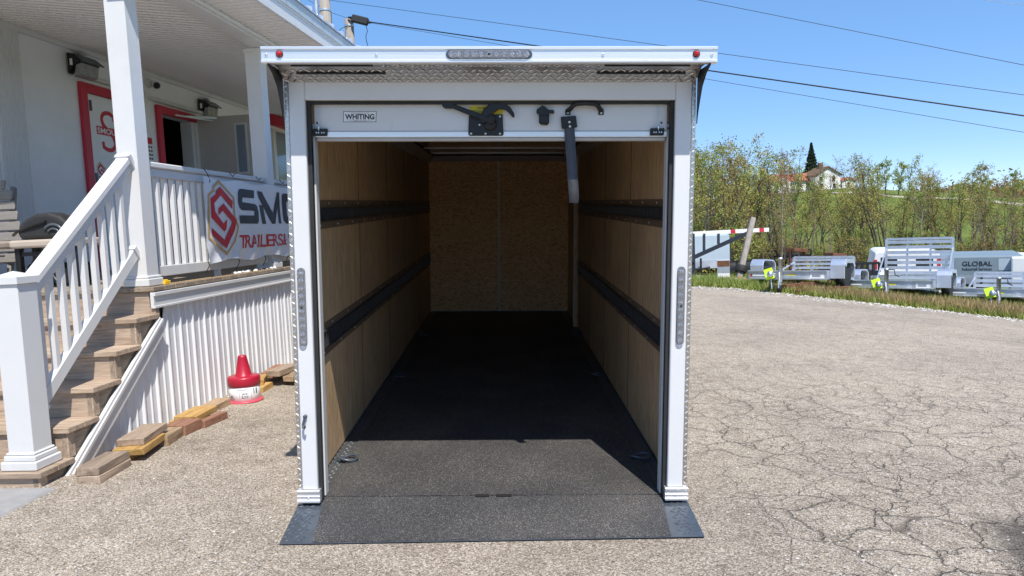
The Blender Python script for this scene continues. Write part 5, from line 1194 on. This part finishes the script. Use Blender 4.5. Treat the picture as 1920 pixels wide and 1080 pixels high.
for key, args in dict(a=(1, 6.0, 1, 900, .045, 'leafolive', 'bark'), b=(2, 6.4, 2, 1250, .045, 'leafolive', 'bark'), c=(3, 5.6, 1, 650, .042, 'leafbrown', 'barkpale'), d=(4, 6.2, 3, 1250, .045, 'leafbrown', 'bark'),
                      e=(5, 6.6, 2, 1700, .048, 'leafgreen', 'bark'), f=(6, 5.2, 1, 500, .042, 'leafolive', 'barkpale'), g=(8, 6.8, 1, 1300, .048, 'leafgreen', 'barkpale')).items():
    lab = {'leafolive': 'slender sapling with sparse olive spring leaves in the tree line', 'leafbrown': 'slender sapling with reddish-brown buds in the tree line', 'leafgreen': 'fuller sapling with fresh green leaves in the tree line'}[args[5]]
    PROT[key] = make_tree(*args, label=lab, group=GRP)
BIG = make_tree(21, 9, 2, 3600, .062, 'leafolive', 'bark', spread=.34, first=.15, label='broad olive tree rising at the left end of the tree line', name='broad_tree', group='broad trees at the left end of the tree line')
BIG2 = make_tree(22, 9, 3, 3400, .06, 'leafbrown', 'bark', spread=.34, first=.1, label='broad brown-budded tree at the left end of the tree line', name='broad_tree', group='broad trees at the left end of the tree line')
SHRUB = make_tree(31, 2.2, 6, 1000, .04, 'leafgreen', 'bark', spread=.45, first=.05, label='low green bush at the foot of the tree line', cat='bush', name='bush', group='bushes at the foot of the tree line')
SHRUB2 = make_tree(32, 2.0, 6, 900, .038, 'leafbrown', 'bark', spread=.45, first=.05, label='low brown bush at the foot of the tree line', cat='bush', name='bush', group='bushes at the foot of the tree line')
RIDGE = make_tree(41, 9, 2, 1700, .15, 'leafgreen', 'bark', spread=.36, first=.2, label='open-crowned tree on the ridge of the hill', name='ridge_tree', group='open-crowned trees on the ridge')
RIDGE2 = make_tree(42, 9, 2, 600, .12, 'leafbrown', 'bark', spread=.4, first=.15, label='nearly bare tree on the ridge of the hill', name='ridge_tree', group='nearly bare trees on the ridge')
index_kids()
USED = set()
def name_tree(t, x, y):                              # says which stretch of the line a plant stands in
    if t.get('group', '').endswith('the ridge') or 'left end' in t.get('group', ''): return
    base = t['label'].split(' standing ')[0]; w = x / y
    for lim, place_ in ((.30, 'behind the striped barrier arm'), (.345, 'behind the leaning post'), (.40, 'beyond the left part of the low-gate trailer'), (.45, 'beyond the right part of the low-gate trailer'), (.50, 'beyond the white van'), (.555, 'beyond the tall ramp gate'), (.61, 'beyond the lettered trailer'), (9, 'beyond the white trailer at the right edge')):
        if w < lim: t['label'] = base.replace(' in the tree line', '').replace(' at the foot of the tree line', '') + ' standing ' + place_; return
def plant(proto, x, y, s, rot, sz=None):
    t = proto if proto not in USED else copy_tree(proto); USED.add(proto)
    name_tree(t, x, y)
    t.matrix_world = Matrix.Translation((x, y, gz(x, y) + H)) @ Matrix.Rotation(rot, 4, 'Z') @ Matrix.Diagonal((s, s, sz or s, 1)); return t
def place(proto, px, Z, top, rnd, h):                # a tree whose top reaches the given picture row
    p = at(px, 480, Z); g = gz(p[0], p[1]); zt = at(px, top, Z)[2]; s = (zt - g) / h; return plant(proto, p[0], p[1], s, rnd.uniform(0, 6.28), s * rnd.uniform(.97, 1.03))
rnd = random.Random(11)
HP = dict(a=6.0, b=6.3, c=5.6, d=5.9, e=6.4, f=5.2, g=6.8)
# tops of the tree line along the picture
TOPS = [(1290, 275), (1330, 262), (1370, 260), (1410, 270), (1440, 305), (1470, 310), (1500, 312), (1530, 322), (1560, 318), (1600, 312), (1640, 305), (1670, 305), (1700, 315), (1740, 305), (1780, 325), (1820, 318), (1860, 335), (1900, 335), (1990, 335)]
def top_at(px):
    for (a, u), (b, v) in zip(TOPS, TOPS[1:]):
        if a <= px <= b: return u + (v - u) * (px - a) / (b - a)
    return 330
keys = 'abcdefg'
px = 1288
while px < 1985:
    Z = rnd.uniform(32, 46); k = rnd.choice('aabbccdeeffg' if px > 1420 else 'abbcddeg')
    place(PROT[k], px, Z, top_at(px) + abs(rnd.gauss(8, 22)), rnd, HP[k]); px += rnd.uniform(6.5, 11.0) if px > 1420 else rnd.uniform(6, 10)
px = 1288
while px < 1985:
    Z = rnd.uniform(31, 35); k = rnd.choice('acf'); place(PROT[k], px, Z, rnd.uniform(355, 425), rnd, HP[k]); px += rnd.uniform(18, 36)
for px, Z, top, b in ((1296, 40, 292, BIG2), (1322, 47, 268, BIG), (1352, 43, 296, BIG2), (1378, 50, 268, BIG), (1400, 44, 315, BIG2), (1312, 36, 340, BIG2), (1340, 34, 360, BIG2), (1375, 37, 350, BIG), (1412, 46, 296, BIG), (1262, 42, 285, BIG), (1235, 45, 280, BIG2), (1205, 42, 292, BIG), (1170, 47, 288, BIG2), (1130, 44, 300, BIG), (1085, 48, 305, BIG2)): place(b, px, Z, top, rnd, 8.6)
for k in range(56):
    px = 1285 + k * 12.7 + rnd.uniform(-6, 6); Z = rnd.uniform(31, 38); b = SHRUB if rnd.random() < .55 else SHRUB2; p = at(px, 480, Z); plant(b, p[0], p[1], rnd.uniform(.45, .95) * (1.5 if px < 1400 else 1), rnd.uniform(0, 6))
# trees on the ridge
for px, top, b in ((1440, 322, RIDGE2), (1478, 280, RIDGE2), (1498, 270, RIDGE2), (1535, 300, RIDGE2), (1556, 306, RIDGE2), (1590, 285, RIDGE2), (1612, 288, RIDGE2), (1638, 305, RIDGE2), (1660, 300, RIDGE), (1684, 305, RIDGE), (1738, 303, RIDGE2), (1762, 316, RIDGE2), (1845, 308, RIDGE), (1880, 325, RIDGE2), (1908, 320, RIDGE), (1955, 322, RIDGE), (1420, 318, RIDGE)):
    p = on_ground(px, 350 if px < 1650 else 366); Z = min((R @ p)[2] * .98, 172); p = at(px, 350, Z); g = gz(p[0], p[1]); s = (at(px, top, Z)[2] - g) / 8.6; plant(b, p[0], p[1], s, rnd.uniform(0, 6))
# spruce
p = on_ground(1522, 352); Z = 185; p = at(1522, 352, Z); g = gz(p[0], p[1]); hs_ = at(1522, 269, Z)[2] - g
t = thing('spruce', 'tall dark spruce rising beside the farmhouse on the ridge', 'tree', 'W', (p[0], p[1], g)); r2 = np.random.RandomState(5); pts = []
MB().lathe([(.3, -.3), (.03, hs_)], (p[0], p[1], g), n=8).build('trunk', M['bark'], t)
for k in range(5200):
    u = r2.rand() ** .7; lay = math.floor((1 - u) * 16) / 16; f = ((1 - u) * 16) % 1; rad = (1 - u) * hs_ * .28 * (.55 + .45 * f); a = r2.rand() * 6.28; q = rad * (1 - .5 * r2.rand() ** 2)
    pts.append((p[0] + q * math.cos(a), p[1] + q * math.sin(a), g + hs_ * (.06 + .94 * u) - q * .15))
leaves_mesh(pts, .28, r2).build('crown', M['needle'], t, raw=True)
# far woods along the right of the ridge
r2 = np.random.RandomState(9); pts = []
for k in range(150):
    px = r2.uniform(1655, 2150); Z = r2.uniform(205, 260); p = at(px, 360, Z); g = gz(p[0], p[1]); top = 362 - 22 * max(0, min(1, (px - 1700) / 200)) + r2.normal() * 5; hh = max(1.5, at(px, top, Z)[2] - g)
    c = r2.normal(size=(140, 3)) * np.array([1.8, 1.8, hh * .2]) + np.array([p[0], p[1], g + hh * .6]); pts += c.tolist()
o = leaves_mesh(pts, .45, r2).build('far_woods', M['leafbrown'], raw=True, kind='stuff')
# undergrowth between bushes
r2 = np.random.RandomState(12); pts = []
for k in range(16000):
    px = r2.uniform(1280, 1990); Z = r2.uniform(31, 40); p = at(px, 480, Z); g = gz(p[0], p[1]); pts.append((p[0], p[1], g + abs(r2.normal()) * (.8 if px < 1420 else .28)))
leaves_mesh(pts, .09, r2).build('undergrowth', M['leafolive'], raw=True, kind='stuff')
# farmhouse and barn on the hill
M['farmwall'] = pm('farmhouse_white', (.74, .73, .7), .6, var=.04); M['farmroof'] = pm('red_barn_roof', (.45, .12, .08), .6, var=.12, scale=1); M['housebrown'] = pm('brown_roof', (.16, .1, .06), .8, var=.15)
def house(px0, px1, gy, eave, apex, Z, depth, roofm, label, windows, yaw=.1, name='farmhouse', chimney=False):
    a, b = at(px0, gy, Z), at(px1, gy, Z); c = (a + b) / 2; hw = np.linalg.norm(b - a) / 2; g = c[2]; ez = at((px0 + px1) / 2, eave, Z)[2] - g; az_ = at((px0 + px1) / 2, apex, Z)[2] - g
    k = frame_at('H%d' % px0, (c[0], c[1], g), yaw); t = thing(name, label, name.replace('_', ' '), k)
    MB().prism([(-hw, -2), (hw, -2), (hw, ez), (0, az_ - .1), (-hw, ez)], lambda a, b, d: (a, d, b), 0, depth).build('wall', M['farmwall'], t)
    for s in (-1, 1): MB().prism([(s * (hw + .4), ez - .25), (0, az_ - .06), (0, az_ + .18), (s * (hw + .4), ez)], lambda a, b, d: (a, d, b), -.4, depth + .4).build('roof', M[roofm], t)
    for x, z in windows:
        wd_ = MB().box(x * hw - .45, x * hw + .45, -.06, -.01, z * ez, z * ez + 1.3).build('window', M['farmwall'], t); MB().box(x * hw - .36, x * hw + .36, -.08, -.0605, z * ez + .1, z * ez + 1.2).build('pane', M['void'], wd_)
    if chimney: MB().box(-.5, .5, depth * .3, depth * .3 + .8, az_ - .5, az_ + 1.2).build('chimney', M['housebrown'], t)
    return t
house(1527, 1578, 356, 328, 313, 178, 9, 'housebrown', 'white gabled farmhouse on the ridge beside the spruce', ((-.55, .55), (.45, .55), (.5, .08), (-.5, .1)), .15, chimney=True)
house(1578, 1604, 357, 338, 333, 182, 6, 'farmroof', 'low white annex with red roof on the right of the farmhouse', ((0, .3),), .15, name='annex')
# long barn seen along its red roof
a, b = at(1444, 352, 180), at(1526, 350, 180); c = (a + b) / 2; hw = np.linalg.norm(b - a) / 2; k = frame_at('BRN', tuple(c), .05); t = thing('barn', 'long low barn with a red roof left of the farmhouse', 'barn', k)
MB().box(-hw, hw, 0, 5, -2, 1.5).build('wall', M['farmwall'], t); MB().prism([(-.5, 1.4), (2.5, 3.1), (5.5, 1.4), (5.5, 1.6), (2.5, 3.3), (-.5, 1.6)], lambda a, b, d: (d, a, b), -hw - .3, hw + .3).build('roof', M['farmroof'], t)
MB().prism([(-1.6, -2), (1.6, -2), (1.6, 1.2), (0, 2.2), (-1.6, 1.2)], lambda a, b, d: (a - hw * .45, d, b), -1.2, -.01).build('gable_bay', M['farmwall'], t)
for x in (-.1, .35, .75): MB().box(x * hw - .5, x * hw + .5, -.05, -.005, 0, 1.0).build('window', M['void'], t)
# pale hill track and white paddock fence
TA = [tuple(on_ground(px, py)[:2]) for px, py in ((1560, 364), (1660, 369), (1760, 374), (1850, 379), (1925, 388), (2000, 398))]; TB = [tuple(on_ground(px, py)[:2]) for px, py in ((1560, 361.5), (1660, 366), (1760, 371), (1850, 375), (1925, 383), (2000, 392))]
M['hilldirt'] = pm('hill_track_dirt', (.4, .36, .27), .9, var=.25, scale=.4)
sheet('hill_track', TA + TB[::-1], 6, .12, M['hilldirt'])
fp = [on_ground(px, py) for px, py in ((1770, 367), (1800, 369), (1830, 371), (1860, 373), (1890, 375.5), (1920, 378.5), (1950, 382))]
t = thing('paddock_fence', 'white post and rail paddock fence below the ridge woods', 'fence', 'W', tuple(fp[0]))
allp = []
for a, b in zip(fp, fp[1:]):
    for i in range(3): v = a + (b - a) * i / 3; v[2] = gz(v[0], v[1]); allp.append(v)
for v in allp: MB().box(v[0] - .08, v[0] + .08, v[1] - .08, v[1] + .08, v[2] - .3, v[2] + 1.25).build('fence_post', M['barkpale'], t)
for hgt in (1.1,):
    for a, b in zip(allp, allp[1:]): MB().beam(a + np.array([0, 0, hgt]), b + np.array([0, 0, hgt]), .04, .09).build('fence_rail', M['barkpale'], t)
# tufts on the verge, white gravel along the asphalt edge
def blades(n, t0, t1, off, hgt, mat, name, seed, wide=.016):
    r2 = np.random.RandomState(seed); mb = MB()
    for k in range(n):
        e = edge_pt(r2.uniform(t0, t1)); d = off[0] + (off[1] - off[0]) * r2.rand() ** 1.3; x, y = e[0] + d * .66 + r2.normal() * .05, e[1] + d * .75 + r2.normal() * .05; g = gz(x, y); h_ = hgt * r2.uniform(.4, 1.3); a = r2.rand() * 6.28; l = r2.normal(size=2) * h_ * .35
        mb.v += [(x - wide * math.cos(a), y - wide * math.sin(a), g - .02), (x + wide * math.cos(a), y + wide * math.sin(a), g - .02), (x + l[0], y + l[1], g + h_)]; i = len(mb.v) - 3; mb.f.append([i, i + 1, i + 2]); mb.sm.append(False)
    return mb.build(name, M[mat], raw=True, kind='stuff')
M['blade'] = leaf_mat('grass_blades', ((.16, .19, .045), (.27, .3, .07), (.4, .4, .13))); M['dryblade'] = leaf_mat('dry_grass_blades', ((.32, .25, .1), (.5, .38, .17), (.62, .5, .27)))
blades(16000, 0, 1, (-.05, 2.6), .14, 'blade', 'verge_grass', 3); blades(9000, .3, 1, (.1, 2.4), .22, 'dryblade', 'dry_grass', 4); blades(9000, 0, .5, (.3, 4.5), .2, 'blade', 'verge_grass', 5); blades(16000, 0, 1, (2.5, 9), .22, 'blade', 'verge_grass', 6, .024)
def pebbles(n, gen, s0, s1, mat, name, seed):
    r2 = np.random.RandomState(seed); mb = MB()
    oc = np.array([(1, 0, 0), (-1, 0, 0), (0, 1, 0), (0, -1, 0), (0, 0, 1), (0, 0, -1)], float); fc = [(0, 2, 4), (2, 1, 4), (1, 3, 4), (3, 0, 4), (2, 0, 5), (1, 2, 5), (3, 1, 5), (0, 3, 5)]
    for k in range(n):
        x, y = gen(r2); s = r2.uniform(s0, s1); v = oc * np.array([s, s * r2.uniform(.6, 1), s * r2.uniform(.4, .8)]) + r2.normal(size=(6, 3)) * s * .15; a = r2.rand() * 6; c, d = math.cos(a), math.sin(a)
        v = np.stack([v[:, 0] * c - v[:, 1] * d + x, v[:, 0] * d + v[:, 1] * c + y, v[:, 2] + gz(x, y) + s * .3], 1); mb.add(v, fc)
    return mb.build(name, M[mat], raw=True, kind='stuff')
M['limestone'] = pm('white_gravel', (.56, .54, .5), .9, var=.3, scale=20)
M['chip'] = pm('loose_chippings', (.4, .37, .33), .9, var=.5, scale=25)
def g_edge(r2): e = edge_pt(r2.uniform(.12, 1)); d = r2.normal() * .5 - .35; return e[0] + d * .66, e[1] + d * .75
pebbles(800, g_edge, .012, .03, 'limestone', 'edge_gravel', 6)
def g_lot(r2):
    while True:
        y = 2.2 + 8 * r2.rand() ** 1.6; x = r2.uniform(-.72, .75) * y
        if not (-1.05 < x < .85 and 2.75 < y < 9.7) and x > -.098 * -y - 3.0 + .19 * y * .0: 
            if x * .9955 - y * .0945 > -2.85: return x, y
pebbles(3800, g_lot, .004, .010, 'chip', 'loose_chippings', 8)
o = pebbles(120, lambda r2: b2w(-2.88 + abs(r2.normal()) * .07, r2.uniform(4.9, 7.2)), .006, .018, 'limestone', 'skirting_gravel', 9)
